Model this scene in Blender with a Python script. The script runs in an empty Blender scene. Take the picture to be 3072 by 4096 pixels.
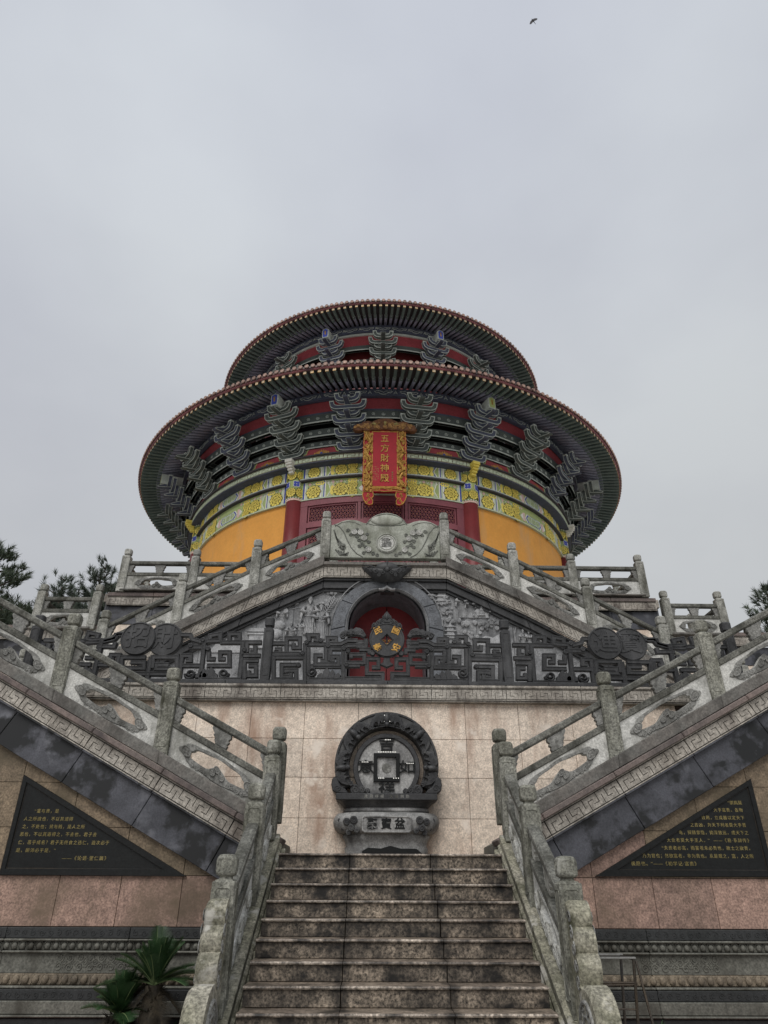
import bpy, math, random
from mathutils import Vector, Matrix
from mathutils.geometry import tessellate_polygon
random.seed(7)
S = bpy.context.scene
COL = S.collection
pi = math.pi
rad = math.radians

# ---------------------------------------------------------------- camera
cam_d = bpy.data.cameras.new('camera')
cam = bpy.data.objects.new('camera', cam_d)
COL.objects.link(cam)
yaw, pit, rol = rad(.9), rad(29.2), rad(.28)
fw = Vector((math.sin(yaw)*math.cos(pit), math.cos(yaw)*math.cos(pit), math.sin(pit)))
r0 = Vector((math.cos(yaw), -math.sin(yaw), 0))
u0 = r0.cross(fw)
rr = math.cos(rol)*r0 + math.sin(rol)*u0
uu = math.cos(rol)*u0 - math.sin(rol)*r0
mw = Matrix(((rr.x, uu.x, -fw.x, -.24), (rr.y, uu.y, -fw.y, 0), (rr.z, uu.z, -fw.z, 0), (0, 0, 0, 1)))
cam.matrix_world = mw
cam_d.sensor_fit = 'VERTICAL'
cam_d.sensor_height = 24
cam_d.sensor_width = 18
cam_d.lens = 24*2700/4096
cam_d.clip_start = .05
cam_d.clip_end = 2000
S.camera = cam

# ---------------------------------------------------------------- overcast sky, soft sun
W_ = bpy.data.worlds.new('World')
S.world = W_
W_.use_nodes = True
nt = W_.node_tree
nt.nodes.clear()
SUN_EL, SUN_ROT = rad(50), rad(200)
def wn(t, **k):
    n = nt.nodes.new(t)
    for a, b in k.items(): setattr(n, a, b)
    return n
out = wn('ShaderNodeOutputWorld'); bg = wn('ShaderNodeBackground')
sky = wn('ShaderNodeTexSky', sky_type='NISHITA', sun_disc=False)
sky.sun_elevation = SUN_EL; sky.sun_rotation = SUN_ROT
sky.air_density = 1.2; sky.dust_density = 2.5
tc = wn('ShaderNodeTexCoord')
mp = wn('ShaderNodeMapping'); mp.inputs['Scale'].default_value = (1, 1, 1.6)
n1 = wn('ShaderNodeTexNoise'); n1.inputs['Scale'].default_value = 1.7; n1.inputs['Detail'].default_value = 5; n1.inputs['Roughness'].default_value = .5
n2 = wn('ShaderNodeTexNoise'); n2.inputs['Scale'].default_value = .9; n2.inputs['Detail'].default_value = 2
rmp = wn('ShaderNodeValToRGB')
rmp.color_ramp.elements[0].position = .34; rmp.color_ramp.elements[0].color = (.90, .90, .915, 1)
rmp.color_ramp.elements[1].position = .66; rmp.color_ramp.elements[1].color = (1.07, 1.07, 1.065, 1)
r2 = wn('ShaderNodeValToRGB')
r2.color_ramp.elements[0].position = .35; r2.color_ramp.elements[0].color = (.95, .95, 1.0, 1)
r2.color_ramp.elements[1].position = .65; r2.color_ramp.elements[1].color = (1.03, 1.04, 1.03, 1)
mul = wn('ShaderNodeMix', data_type='RGBA', blend_type='MULTIPLY'); mul.inputs[0].default_value = 1
# overcast luminance: brighter and bluer towards the zenith
sep = wn('ShaderNodeSeparateXYZ'); r3 = wn('ShaderNodeValToRGB'); mul2 = wn('ShaderNodeMix', data_type='RGBA', blend_type='MULTIPLY'); mul2.inputs[0].default_value = 1
r3.color_ramp.elements[0].position = .25; r3.color_ramp.elements[0].color = (3.80, 3.82, 3.92, 1)
r3.color_ramp.elements[1].position = 1.0; r3.color_ramp.elements[1].color = (5.32, 5.60, 5.86, 1)
# cloud deck over the clear sky: 94 per cent cover
mix = wn('ShaderNodeMix', data_type='RGBA'); mix.inputs[0].default_value = .94
L = nt.links.new
L(tc.outputs['Generated'], mp.inputs['Vector']); L(mp.outputs[0], n1.inputs['Vector']); L(mp.outputs[0], n2.inputs['Vector'])
L(n1.outputs[0], rmp.inputs[0]); L(n2.outputs[0], r2.inputs[0])
L(rmp.outputs[0], mul.inputs[6]); L(r2.outputs[0], mul.inputs[7])
L(tc.outputs['Generated'], sep.inputs[0]); L(sep.outputs['Z'], r3.inputs[0]); L(mul.outputs[2], mul2.inputs[6]); L(r3.outputs[0], mul2.inputs[7])
L(sky.outputs[0], mix.inputs[6]); L(mul2.outputs[2], mix.inputs[7])
L(mix.outputs[2], bg.inputs[0]); bg.inputs[1].default_value = .1
L(bg.outputs[0], out.inputs[0])

sl = bpy.data.lights.new('sun', 'SUN'); sl.energy = 1.5; sl.angle = rad(40); sl.color = (1, .97, .93)
so = bpy.data.objects.new('sun', sl); COL.objects.link(so)
az = rad(200)    # behind the camera, a little to the left
sd = Vector((math.sin(az)*math.cos(SUN_EL), math.cos(az)*math.cos(SUN_EL), math.sin(SUN_EL)))
so.rotation_euler = sd.to_track_quat('Z', 'Y').to_euler()

S.view_settings.view_transform = 'Standard'
S.view_settings.look = 'None'
S.view_settings.gamma = 1
S.view_settings.use_curve_mapping = False
S.view_settings.exposure = 0.35

# ---------------------------------------------------------------- materials
def mat(name, col, col2=None, spk=.0, sscale=70, rough=.75, stain=None, st_amt=.5, st_scale=1.2, st_str=(1, 1, .45), bump=.15, metal=0, spec=.4, vscale=1.5, spots=None, streaks=None, vary=.07):
    """stone / paint: base mixed with a second tone, granite speckle, blotchy weathering stains"""
    m = bpy.data.materials.new(name); m.use_nodes = True
    t = m.node_tree; N = t.nodes; K = t.links.new
    b = N['Principled BSDF']
    g = N.new('ShaderNodeNewGeometry')
    b.inputs['Roughness'].default_value = rough; b.inputs['Metallic'].default_value = metal
    b.inputs['Specular IOR Level'].default_value = spec
    def noise(sc, det=4, ro=.55, scl=None):
        n = N.new('ShaderNodeTexNoise'); n.inputs['Scale'].default_value = sc; n.inputs['Detail'].default_value = det; n.inputs['Roughness'].default_value = ro
        if scl:
            mm = N.new('ShaderNodeMapping'); mm.inputs['Scale'].default_value = scl
            K(g.outputs['Position'], mm.inputs['Vector']); K(mm.outputs[0], n.inputs['Vector'])
        else: K(g.outputs['Position'], n.inputs['Vector'])
        return n
    def ramp(src, a, b_, ca=(0, 0, 0, 1), cb=(1, 1, 1, 1)):
        r = N.new('ShaderNodeValToRGB'); e = r.color_ramp.elements
        e[0].position = a; e[1].position = b_; e[0].color = ca; e[1].color = cb
        K(src, r.inputs[0]); return r
    cur = None
    c2 = col2 or col
    n = noise(vscale, 6, .6)
    r = ramp(n.outputs[0], .33, .67, (*col, 1), (*c2, 1)); cur = r.outputs[0]
    if spk:
        n = noise(sscale, 2, .7); r = ramp(n.outputs[0], .32, .68, (1-spk,)*3+(1,), (1+spk,)*3+(1,))
        x = N.new('ShaderNodeMix'); x.data_type = 'RGBA'; x.blend_type = 'MULTIPLY'; x.inputs[0].default_value = 1
        K(cur, x.inputs[6]); K(r.outputs[0], x.inputs[7]); cur = x.outputs[2]
        n = noise(sscale*.28, 3, .7); r = ramp(n.outputs[0], .35, .65, (1-spk*.6,)*3+(1,), (1+spk*.6,)*3+(1,))
        x = N.new('ShaderNodeMix'); x.data_type = 'RGBA'; x.blend_type = 'MULTIPLY'; x.inputs[0].default_value = 1
        K(cur, x.inputs[6]); K(r.outputs[0], x.inputs[7]); cur = x.outputs[2]
    if stain:
        n = noise(st_scale, 8, .62, st_str); r = ramp(n.outputs[0], .62-.3*st_amt, .78-.2*st_amt)
        x = N.new('ShaderNodeMix'); x.data_type = 'RGBA'
        K(r.outputs[0], x.inputs[0]); K(cur, x.inputs[6]); x.inputs[7].default_value = (*stain, 1); cur = x.outputs[2]
    if spots:
        n = noise(spots[1], 6, .6); r = ramp(n.outputs[0], spots[2], spots[2]+.09)
        x = N.new('ShaderNodeMix'); x.data_type = 'RGBA'
        K(r.outputs[0], x.inputs[0]); K(cur, x.inputs[6]); x.inputs[7].default_value = (*spots[0], 1); cur = x.outputs[2]
    if vary:         # every block or board is a slightly different tone
        oi = N.new('ShaderNodeObjectInfo'); r = ramp(oi.outputs['Random'], 0, 1, (1-vary, 1-vary, 1-vary, 1), (1+vary, 1+vary*.9, 1+vary*.8, 1))
        x = N.new('ShaderNodeMix'); x.data_type = 'RGBA'; x.blend_type = 'MULTIPLY'; x.inputs[0].default_value = 1
        K(cur, x.inputs[6]); K(r.outputs[0], x.inputs[7]); cur = x.outputs[2]
    if streaks:      # grime running down either side of the block joints
        sx = N.new('ShaderNodeSeparateXYZ'); K(g.outputs['Position'], sx.inputs[0])
        def mth(op, a, b_=None):
            q = N.new('ShaderNodeMath'); q.operation = op
            for i_, v_ in enumerate((a, b_)):
                if v_ is None: continue
                if isinstance(v_, (int, float)): q.inputs[i_].default_value = v_
                else: K(v_, q.inputs[i_])
            return q.outputs[0]
        acc = None
        for x0_ in streaks:
            d_ = mth('SUBTRACT', 1.0, mth('MULTIPLY', mth('ABSOLUTE', mth('SUBTRACT', sx.outputs[0], x0_)), 1/.085))
            acc = d_ if acc is None else mth('MAXIMUM', acc, d_)
        n = noise(9, 4, .6); acc = mth('MULTIPLY', mth('MAXIMUM', acc, 0.0), mth('MULTIPLY', mth('MAXIMUM', mth('SUBTRACT', n.outputs[0], .28), 0.0), 4.2))
        acc = mth('MINIMUM', acc, .70)
        x = N.new('ShaderNodeMix'); x.data_type = 'RGBA'
        K(acc, x.inputs[0]); K(cur, x.inputs[6]); x.inputs[7].default_value = (.010, .009, .008, 1); cur = x.outputs[2]
    K(cur, b.inputs['Base Color'])
    if bump:
        n = noise(sscale*.6, 5, .65); bp = N.new('ShaderNodeBump'); bp.inputs['Strength'].default_value = bump; bp.inputs['Distance'].default_value = .01
        K(n.outputs[0], bp.inputs['Height']); K(bp.outputs[0], b.inputs['Normal'])
    return m
M = {}
M['post'] = mat('weathered_granite', (.27, .27, .235), (.13, .13, .105), .5, 42, .85, (.045, .045, .03), .50, 3.2, spots=((.38, .38, .34), 3.5, .62))
M['post_light'] = mat('grey_granite', (.38, .38, .35), (.22, .22, .19), .42, 42, .85, (.07, .07, .055), .42, 2.6)
M['rail'] = mat('rail_granite', (.17, .17, .15), (.09, .09, .078), .5, 42, .85, (.03, .03, .022), .45, 3)
M['panel'] = mat('pale_panel_granite', (.60, .60, .57), (.46, .46, .43), .28, 42, .8, (.13, .13, .11), .42, 2.0)
M['relief'] = mat('carved_granite', (.25, .25, .235), (.16, .16, .15), .4, 42, .8, (.06, .06, .052), .38, 3.5)
M['relief_pale'] = mat('pale_carved_granite', (.46, .46, .43), (.33, .33, .30), .3, 42, .8, (.12, .12, .10), .38, 3)
M['base'] = mat('curb_granite', (.135, .135, .125), (.165, .15, .135), .3, 42, .85, (.05, .045, .04), .42, 2.4)
M['curb_moss'] = mat('mossy_curb_granite', (.30, .285, .235), (.20, .195, .14), .5, 40, .9, (.06, .062, .034), .46, 3.2, (1, 1, 1), spots=((.42, .41, .37), 4, .58))
M['fret'] = mat('fret_granite', (.42, .395, .35), (.28, .255, .22), .35, 42, .8, (.09, .075, .065), .46, 2.4)
M['fretgap'] = mat('fret_joint_granite', (.09, .085, .075), (.06, .055, .05), .2, 42, .9)
M['ledge_red'] = mat('reddish_ledge_granite', (.20, .155, .14), (.14, .12, .11), .3, 75, .8, (.06, .05, .05), .45, 2)
M['black'] = mat('dark_stained_granite', (.085, .088, .103), (.045, .047, .055), .22, 50, .45, (.165, .17, .19), .24, 2.6, (1, 1, 1), spots=((.013, .014, .015), 2.3, .48), bump=.04, vscale=3.5)
M['basalt'] = mat('dark_basalt', (.046, .047, .049), (.026, .027, .028), .35, 50, .55, (.080, .081, .083), .32, 4, bump=.1)
M['ringstone'] = mat('ring_grey_stone', (.10, .10, .098), (.065, .065, .064), .35, 50, .6, (.03, .03, .03), .4, 2.4, (1, 1, 1))
M['bowl'] = mat('stained_bowl_stone', (.34, .34, .33), (.24, .24, .235), .3, 45, .6, (.014, .014, .015), .56, 1.25, (1, 1, .9), bump=.1)
M['basin'] = mat('basin_dark_stone', (.052, .052, .054), (.030, .031, .032), .35, 50, .5, (.12, .12, .118), .2, 3, (1, 1, 1), bump=.15)
M['basinlight'] = mat('basin_grey_stone', (.36, .36, .35), (.26, .26, .255), .3, 45, .65, (.03, .03, .032), .48, 1.9, (1, 1, .8), bump=.1)
M['tile'] = mat('beige_wall_granite', (.80, .69, .575), (.68, .575, .475), .26, 42, .75, (.40, .27, .20), .38, 1.7, (1.3, 1, .35), spots=((.84, .75, .65), 2.2, .57), vary=.10)
M['tilelow'] = mat('pink_wall_granite', (.31, .205, .165), (.235, .16, .125), .42, 40, .7, (.13, .095, .065), .45, 1.2, (1, 1, 1), vary=.12)
M['tilewet'] = mat('olive_stained_wall_granite', (.215, .165, .11), (.165, .125, .085), .42, 40, .7, (.10, .08, .05), .45, 1.2, (1, 1, 1), vary=.12)
M['joint'] = mat('joint_mortar', (.10, .07, .05), (.07, .05, .04), .1)
M['step'] = mat('brown_granite_step', (.235, .195, .15), (.13, .108, .085), .85, 40, .6, (.010, .009, .008), .66, 3.0, (1, 1, 1.3), bump=.3, streaks=(-1.28, -.471, .441, 1.262), vary=.12)
M['steptop'] = mat('worn_step_tread', (.24, .195, .15), (.15, .12, .095), .5, 40, .45, (.03, .026, .02), .42, 4, (1, 1, 1), streaks=(-.471, .441))
M['nose'] = mat('step_nosing', (.33, .285, .235), (.13, .105, .085), .7, 40, .5, (.014, .012, .010), .52, 6, (1, 1, 1), streaks=(-.471, .441))
M['moulding'] = mat('green_grey_stone', (.145, .145, .125), (.105, .105, .09), .35, 42, .8, (.055, .052, .042), .42, 2.4)
M['mouldtan'] = mat('tan_petal_stone', (.20, .165, .12), (.14, .115, .085), .35, 42, .8, (.06, .052, .04), .4, 3)
M['moulddark'] = mat('dark_frieze_stone', (.030, .032, .033), (.02, .022, .022), .3, 50, .6)
M['plate'] = mat('black_polished_granite', (.011, .012, .012), (.008, .009, .009), .3, 60, .45, bump=0, spec=.25, vary=.03)
M['plateframe'] = mat('black_granite_frame', (.013, .014, .014), (.010, .011, .011), .3, 60, .55, bump=.05, spec=.2)
M['gold'] = mat('dull_gold_paint', (.42, .34, .13), (.30, .24, .08), .25, 60, .45, bump=.1, metal=.1)
M['goldbright'] = mat('gold_leaf', (.62, .36, .08), (.36, .19, .035), .3, 30, .4, bump=.15, metal=.2, vscale=8, vary=.03)
M['wallorange'] = mat('ochre_plaster', (.82, .385, .075), (.77, .35, .065), .05, 12, .7, (.66, .37, .15), .26, .9, (1.5, 1.5, .4), bump=.03)
M['maroon'] = mat('maroon_paint', (.20, .032, .034), (.16, .026, .028), .1, 40, .45, bump=.05)
M['maroonlight'] = mat('maroon_woodwork', (.26, .075, .09), (.20, .055, .07), .1, 40, .5, bump=.05)
M['red'] = mat('red_lacquer_door', (.21, .018, .02), (.15, .012, .014), .12, 40, .5, bump=.05)
M['redsoffit'] = mat('red_soffit_paint', (.38, .065, .08), (.30, .055, .065), .12, 20, .8, bump=.05)
M['redsign'] = mat('crimson_sign', (.42, .010, .022), (.36, .008, .018), .06, 30, .5, bump=.02, vary=.03)
M['yellow'] = mat('yellow_ornament_paint', (.90, .76, .17), (.80, .64, .12), .06, 40, .6, bump=.03, vary=.03)
M['yellowdark'] = mat('olive_outline_paint', (.17, .14, .03), (.12, .10, .02), .08, 40, .6, bump=.03)
M['green'] = mat('green_ornament_paint', (.36, .46, .20), (.44, .50, .18), .1, 20, .7, bump=.03)
M['blue'] = mat('blue_ornament_paint', (.05, .075, .38), (.06, .09, .42), .1, 30, .7, bump=.03)
M['palegreen'] = mat('pale_green_paint', (.62, .70, .50), (.54, .62, .46), .1, 30, .7, bump=.03)
M['pink'] = mat('pink_ornament_paint', (.78, .52, .44), (.72, .54, .48), .1, 30, .7, bump=.03)
M['white'] = mat('off_white_paint', (.82, .80, .72), (.72, .72, .66), .08, 30, .7, bump=.03)
M['brk'] = mat('dark_green_bracket_paint', (.115, .135, .122), (.08, .095, .092), .15, 20, .7, bump=.03)
M['brkblue'] = mat('dark_blue_bracket_paint', (.095, .108, .165), (.08, .09, .12), .15, 20, .7, bump=.03)
M['brkedge'] = mat('bracket_edge_paint', (.60, .65, .60), (.46, .51, .47), .12, 20, .7, bump=.03)
M['rafgreen'] = mat('green_rafter_paint', (.15, .20, .18), (.11, .15, .14), .15, 20, .7, bump=.03)
M['rafblue'] = mat('blue_grey_rafter_paint', (.34, .355, .44), (.25, .26, .34), .15, 20, .7, bump=.03)
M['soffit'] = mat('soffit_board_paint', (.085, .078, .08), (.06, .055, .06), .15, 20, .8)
M['eavered'] = mat('eave_board_red_paint', (.30, .11, .115), (.20, .075, .085), .25, 20, .6, (.09, .05, .06), .45, 3, (1, 1, 1))
M['rooftile'] = mat('brown_roof_tile', (.13, .06, .05), (.08, .045, .04), .2, 20, .5, (.03, .025, .025), .4, 3, (1, 1, 1))
M['tilecap'] = mat('tile_cap_pale', (.46, .32, .26), (.33, .21, .17), .25, 30, .6, (.10, .07, .06), .35, 4, (1, 1, 1))
M['reliefwall'] = mat('grey_carving_stone', (.30, .305, .31), (.20, .205, .21), .3, 45, .7, (.075, .077, .08), .42, 2.0, (1, 1, .8), bump=.12)
M['carve'] = mat('carving_figure_stone', (.42, .425, .43), (.28, .285, .29), .25, 45, .7, (.09, .092, .095), .36, 2.8, (1, 1, 1), bump=.1)
M['archstone'] = mat('arch_blue_grey_stone', (.145, .155, .17), (.10, .107, .118), .3, 45, .5, (.055, .057, .062), .38, 2.4, (1, 1, 1), bump=.06)
M['ingot'] = mat('weathered_ingot_stone', (.42, .43, .385), (.30, .32, .265), .22, 42, .8, (.13, .135, .10), .42, 1.6, (1, 1, .6))
M['brownwood'] = mat('carved_brown_wood', (.20, .085, .03), (.11, .04, .016), .3, 30, .5, bump=.2, vscale=8)
M['brick'] = mat('red_paving_brick', (.24, .075, .05), (.17, .06, .04), .3, 60, .8)
M['ground'] = mat('pale_granite_paving', (.46, .44, .41), (.38, .36, .33), .25, 40, .85)
M['steel'] = mat('dark_painted_steel', (.05, .05, .05), (.09, .07, .05), .2, 60, .4, metal=.6)
M['alu'] = mat('pale_worn_metal', (.26, .26, .25), (.18, .18, .17), .15, 60, .4, metal=.3)
M['bark'] = mat('pine_bark', (.07, .05, .035), (.045, .035, .025), .3, 30, .9)
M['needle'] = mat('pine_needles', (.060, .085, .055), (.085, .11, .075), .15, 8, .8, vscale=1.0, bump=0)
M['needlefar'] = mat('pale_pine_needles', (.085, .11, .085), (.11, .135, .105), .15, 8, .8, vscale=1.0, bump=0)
M['frond'] = mat('cycad_leaflets', (.018, .045, .015), (.030, .072, .024), .2, 8, .5, vscale=5, bump=0)
M['frondrib'] = mat('cycad_rib', (.13, .18, .07), (.10, .14, .06), .1, bump=0)
M['dry'] = mat('cycad_dry_fibre', (.020, .017, .012), (.050, .040, .026), .5, 14, .9, vscale=12)
M['bird'] = mat('dark_bird_feathers', (.02, .02, .025), (.03, .03, .035), .1, bump=0)
M['birdwing'] = mat('grey_wing_feathers', (.12, .12, .13), (.09, .09, .1), .1, bump=0)
M['crestgold'] = mat('worn_gilded_carving', (.46, .26, .08), (.24, .11, .035), .3, 30, .45, bump=.15, vscale=10)
M['carveoutline'] = mat('dark_weathered_carving', (.17, .175, .155), (.11, .115, .10), .3, 42, .8)
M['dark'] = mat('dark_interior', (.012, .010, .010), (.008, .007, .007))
lm = bpy.data.materials.new('white_led'); lm.use_nodes = True
_b = lm.node_tree.nodes['Principled BSDF']; _b.inputs['Base Color'].default_value = (.9, .9, .85, 1)
_b.inputs['Emission Color'].default_value = (1, .97, .9, 1); _b.inputs['Emission Strength'].default_value = .6
M['led'] = lm

# ---------------------------------------------------------------- mesh helpers
I4 = Matrix.Identity(4)
def ident(s, z, t): return (s, t, z)              # plane facing -Y: t grows away from the viewer
class MB:
    def __init__(s): s.v = []; s.f = []; s.m = []; s.mi = 0; s.sm = []; s.smooth = False
    def add(s, vs, fs):
        b = len(s.v); s.v += [tuple(p) for p in vs]
        for f in fs: s.f.append(tuple(b+i for i in f)); s.m.append(s.mi); s.sm.append(s.smooth)
    def box(s, x0, x1, y0, y1, z0, z1, ch=0.0, X=None):
        if x0 > x1: x0, x1 = x1, x0
        if y0 > y1: y0, y1 = y1, y0
        if z0 > z1: z0, z1 = z1, z0
        if ch <= 0:
            vs = [(x, y, z) for z in (z0, z1) for y in (y0, y1) for x in (x0, x1)]
            fs = [(0, 2, 3, 1), (4, 5, 7, 6), (0, 1, 5, 4), (2, 6, 7, 3), (0, 4, 6, 2), (1, 3, 7, 5)]
        else:
            # chamfered box: three vertices per corner
            vs = []; idx = {}
            for i in (0, 1):
                for j in (0, 1):
                    for k in (0, 1):
                        c = ((x0, x1)[i], (y0, y1)[j], (z0, z1)[k])
                        sg = (1-2*i, 1-2*j, 1-2*k)
                        for a in range(3):
                            p = [c[q]+(sg[q]*ch if q != a else 0) for q in range(3)]
                            idx[(i, j, k, a)] = len(vs); vs.append(tuple(p))
            fs = []
            for a in range(3):
                o = [q for q in range(3) if q != a]
                for e in (0, 1):
                    q = []
                    for (u, w) in ((0, 0), (1, 0), (1, 1), (0, 1)):
                        key = [0, 0, 0]; key[a] = e; key[o[0]] = u; key[o[1]] = w
                        q.append(idx[(key[0], key[1], key[2], a)])
                    fs.append(tuple(q))
            for a in range(3):          # edges run along axis a
                o = [q for q in range(3) if q != a]
                for u in (0, 1):
                    for w in (0, 1):
                        k0 = [0, 0, 0]; k0[o[0]] = u; k0[o[1]] = w; k1 = list(k0); k1[a] = 1
                        fs.append((idx[(*k0, o[0])], idx[(*k0, o[1])], idx[(*k1, o[1])], idx[(*k1, o[0])]))
            for i in (0, 1):
                for j in (0, 1):
                    for k in (0, 1): fs.append((idx[(i, j, k, 0)], idx[(i, j, k, 1)], idx[(i, j, k, 2)]))
        if X: vs = [X(*p) for p in vs]
        s.add(vs, fs)
    def ext(s, loops, t0, t1, mp=ident, bev=0.0, back=True):
        """extrude 2-D loops (outer first, then holes) from t0 (front) to t1 (back)"""
        tris = tessellate_polygon([[Vector((a, b, 0)) for a, b in l] for l in loops])
        flat = [p for l in loops for p in l]
        def layer(pts, t): return [mp(a, b, t) for a, b in pts]
        fr = flat
        if bev:
            fr = []
            for li, l in enumerate(loops):
                n = len(l)
                ar = sum(l[i][0]*l[(i+1) % n][1]-l[(i+1) % n][0]*l[i][1] for i in range(n))
                sg = 1 if ar > 0 else -1
                if li: sg = -sg
                for i in range(n):
                    p0 = Vector(l[i-1]); p1 = Vector(l[i]); p2 = Vector(l[(i+1) % n])
                    d1 = (p1-p0); d2 = (p2-p1)
                    d1 = d1.normalized() if d1.length else Vector((1, 0)); d2 = d2.normalized() if d2.length else d1
                    nn = Vector((-d1.y, d1.x))+Vector((-d2.y, d2.x))
                    if nn.length < .2: nn = Vector((-d1.y, d1.x))
                    nn.normalize()
                    fr.append(tuple(p1+nn*bev*sg))
        b = len(s.v)
        n = len(flat)
        tb = t0+(bev*(1 if t1 > t0 else -1))
        vs = layer(fr, t0)
        fs = [tuple(t) for t in tris]
        if bev: vs += layer(flat, tb)
        vs += layer(flat, t1)
        nl = 3 if bev else 2
        if back: fs += [tuple(i+(nl-1)*n for i in t) for t in tris]
        o = 0
        for l in loops:
            k = len(l)
            for i in range(k):
                j = (i+1) % k
                for q in range(nl-1): fs.append((o+i+q*n, o+j+q*n, o+j+(q+1)*n, o+i+(q+1)*n))
            o += k
        s.add(vs, fs)
    def sweep(s, path, prof, mp=ident, closed=False, caps=True):
        """sweep a profile [(offset, t)] along a 2-D path with mitred corners"""
        n = len(path); P = [Vector(p) for p in path]; vs = []; k = len(prof)
        for i in range(n):
            if closed or 0 < i < n-1:
                d1 = (P[i]-P[i-1]); d2 = (P[(i+1) % n]-P[i])
                d1 = d1.normalized() if d1.length > 1e-9 else Vector((1, 0)); d2 = d2.normalized() if d2.length > 1e-9 else d1
                a = Vector((-d1.y, d1.x)); b = Vector((-d2.y, d2.x)); m = a+b
                if m.length < .35: m = a
                else:
                    m.normalize(); m = m/max(.45, m.dot(a))
            else:
                d = (P[1]-P[0]) if i == 0 else (P[-1]-P[-2]); d.normalize(); m = Vector((-d.y, d.x))
            for o, t in prof: q = P[i]+m*o; vs.append(mp(q.x, q.y, t))
        fs = []
        for i in range(n if closed else n-1):
            j = (i+1) % n
            for a in range(k-1): fs.append((i*k+a, j*k+a, j*k+a+1, i*k+a+1))
        if caps and not closed: fs += [tuple(range(k)), tuple((n-1)*k+a for a in range(k))]
        s.add(vs, fs)
    def tube(s, pts, r, n=6, cap=True):
        P = [Vector(p) for p in pts]; rs = r if isinstance(r, (list, tuple)) else [r]*len(P); vs = []; up = Vector((0, 0, 1))
        for i, p in enumerate(P):
            d = (P[min(i+1, len(P)-1)]-P[max(i-1, 0)]).normalized()
            a = d.cross(up if abs(d.z) < .95 else Vector((1, 0, 0))).normalized(); b = d.cross(a)
            for k in range(n):
                w = 2*pi*k/n; vs.append(p+(a*math.cos(w)+b*math.sin(w))*rs[i])
        fs = []
        for i in range(len(P)-1):
            for k in range(n): fs.append((i*n+k, i*n+(k+1) % n, (i+1)*n+(k+1) % n, (i+1)*n+k))
        if cap: fs += [tuple(range(n)), tuple((len(P)-1)*n+k for k in range(n))]
        s.add(vs, fs)
    def lathe(s, prof, n=16, c=(0, 0, 0), a0=0, a1=2*pi, X=None, sq=None):
        full = abs(a1-a0-2*pi) < 1e-6; m = n if full else n+1; vs = []
        for r, z in prof:
            for k in range(m):
                w = a0+(a1-a0)*k/n
                cx, sx = math.cos(w), math.sin(w)
                if sq:
                    q = (abs(cx)**sq+abs(sx)**sq)**(-1/sq); cx *= q; sx *= q
                p = (c[0]+r*cx, c[1]+r*sx, c[2]+z); vs.append(X(*p) if X else p)
        fs = []
        for i in range(len(prof)-1):
            for k in range(n if full else n):
                k2 = (k+1) % m
                fs.append((i*m+k, i*m+k2, (i+1)*m+k2, (i+1)*m+k))
        if full:
            if prof[0][0] > 1e-6: fs.append(tuple(range(m)))
            if prof[-1][0] > 1e-6: fs.append(tuple((len(prof)-1)*m+k for k in range(m)))
        s.add(vs, fs)
    def sph(s, c, r, n=10, k=6):
        if not isinstance(r, (tuple, list)): r = (r, r, r)
        pr = [(math.sin(pi*i/k), -math.cos(pi*i/k)) for i in range(k+1)]
        s.lathe([(a, b) for a, b in pr], n, X=lambda x, y, z: (c[0]+x*r[0], c[1]+y*r[1], c[2]+z*r[2]))
    def ring(s, R, r, c, mp=ident, n=14, k=5, t=0):
        """raised ring (half torus) on a plane"""
        pts = [(c[0]+R*math.cos(2*pi*i/n), c[1]+R*math.sin(2*pi*i/n)) for i in range(n)]
        s.sweep(pts, [(-r, t), (-r*.7, t-r*.7), (0, t-r), (r*.7, t-r*.7), (r, t)], mp, closed=True)
    def disc(s, R, c, t0, t1, mp=ident, n=12, bev=0.0):
        s.ext([[(c[0]+R*math.cos(2*pi*i/n), c[1]+R*math.sin(2*pi*i/n)) for i in range(n)]], t0, t1, mp, bev, back=False)
    def mesh(s, name, mats):
        me = bpy.data.meshes.new(name); me.from_pydata(s.v, [], s.f)
        for m in (mats if isinstance(mats, (list, tuple)) else [mats]): me.materials.append(M[m])
        me.polygons.foreach_set('material_index', s.m)
        me.polygons.foreach_set('use_smooth', s.sm)
        me.validate(clean_customdata=False)
        bm = None
        me.update(); return me
import bmesh
def fixn(me):
    bm = bmesh.new(); bm.from_mesh(me); bmesh.ops.recalc_face_normals(bm, faces=bm.faces); bm.to_mesh(me); bm.free(); return me

WM = {}
def thing(name, label, cat, loc=(0, 0, 0), group=None):
    o = bpy.data.objects.new(name, None); COL.objects.link(o); o.location = loc; o.empty_display_size = .2
    WM[o.name] = Matrix.Translation(loc)
    o['label'] = label; o['category'] = cat
    if group: o['group'] = group
    return o
def put(name, me, parent=None, X=I4, label=None, kind=None, cat=None, group=None):
    o = bpy.data.objects.new(name, me); COL.objects.link(o)
    if parent is not None:
        o.parent = parent; o.matrix_parent_inverse = WM[parent.name].inverted()
    o.matrix_basis = X; WM[o.name] = X
    if label: o['label'] = label
    if kind: o['kind'] = kind
    if cat: o['category'] = cat
    if group: o['group'] = group
    return o
def part(name, mb, mats, parent=None, X=I4, **k): return put(name, fixn(mb.mesh(name, mats)), parent, X, **k)
T = Matrix.Translation
def mirrorX(x, y, z): return (-x, y, z)

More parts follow.
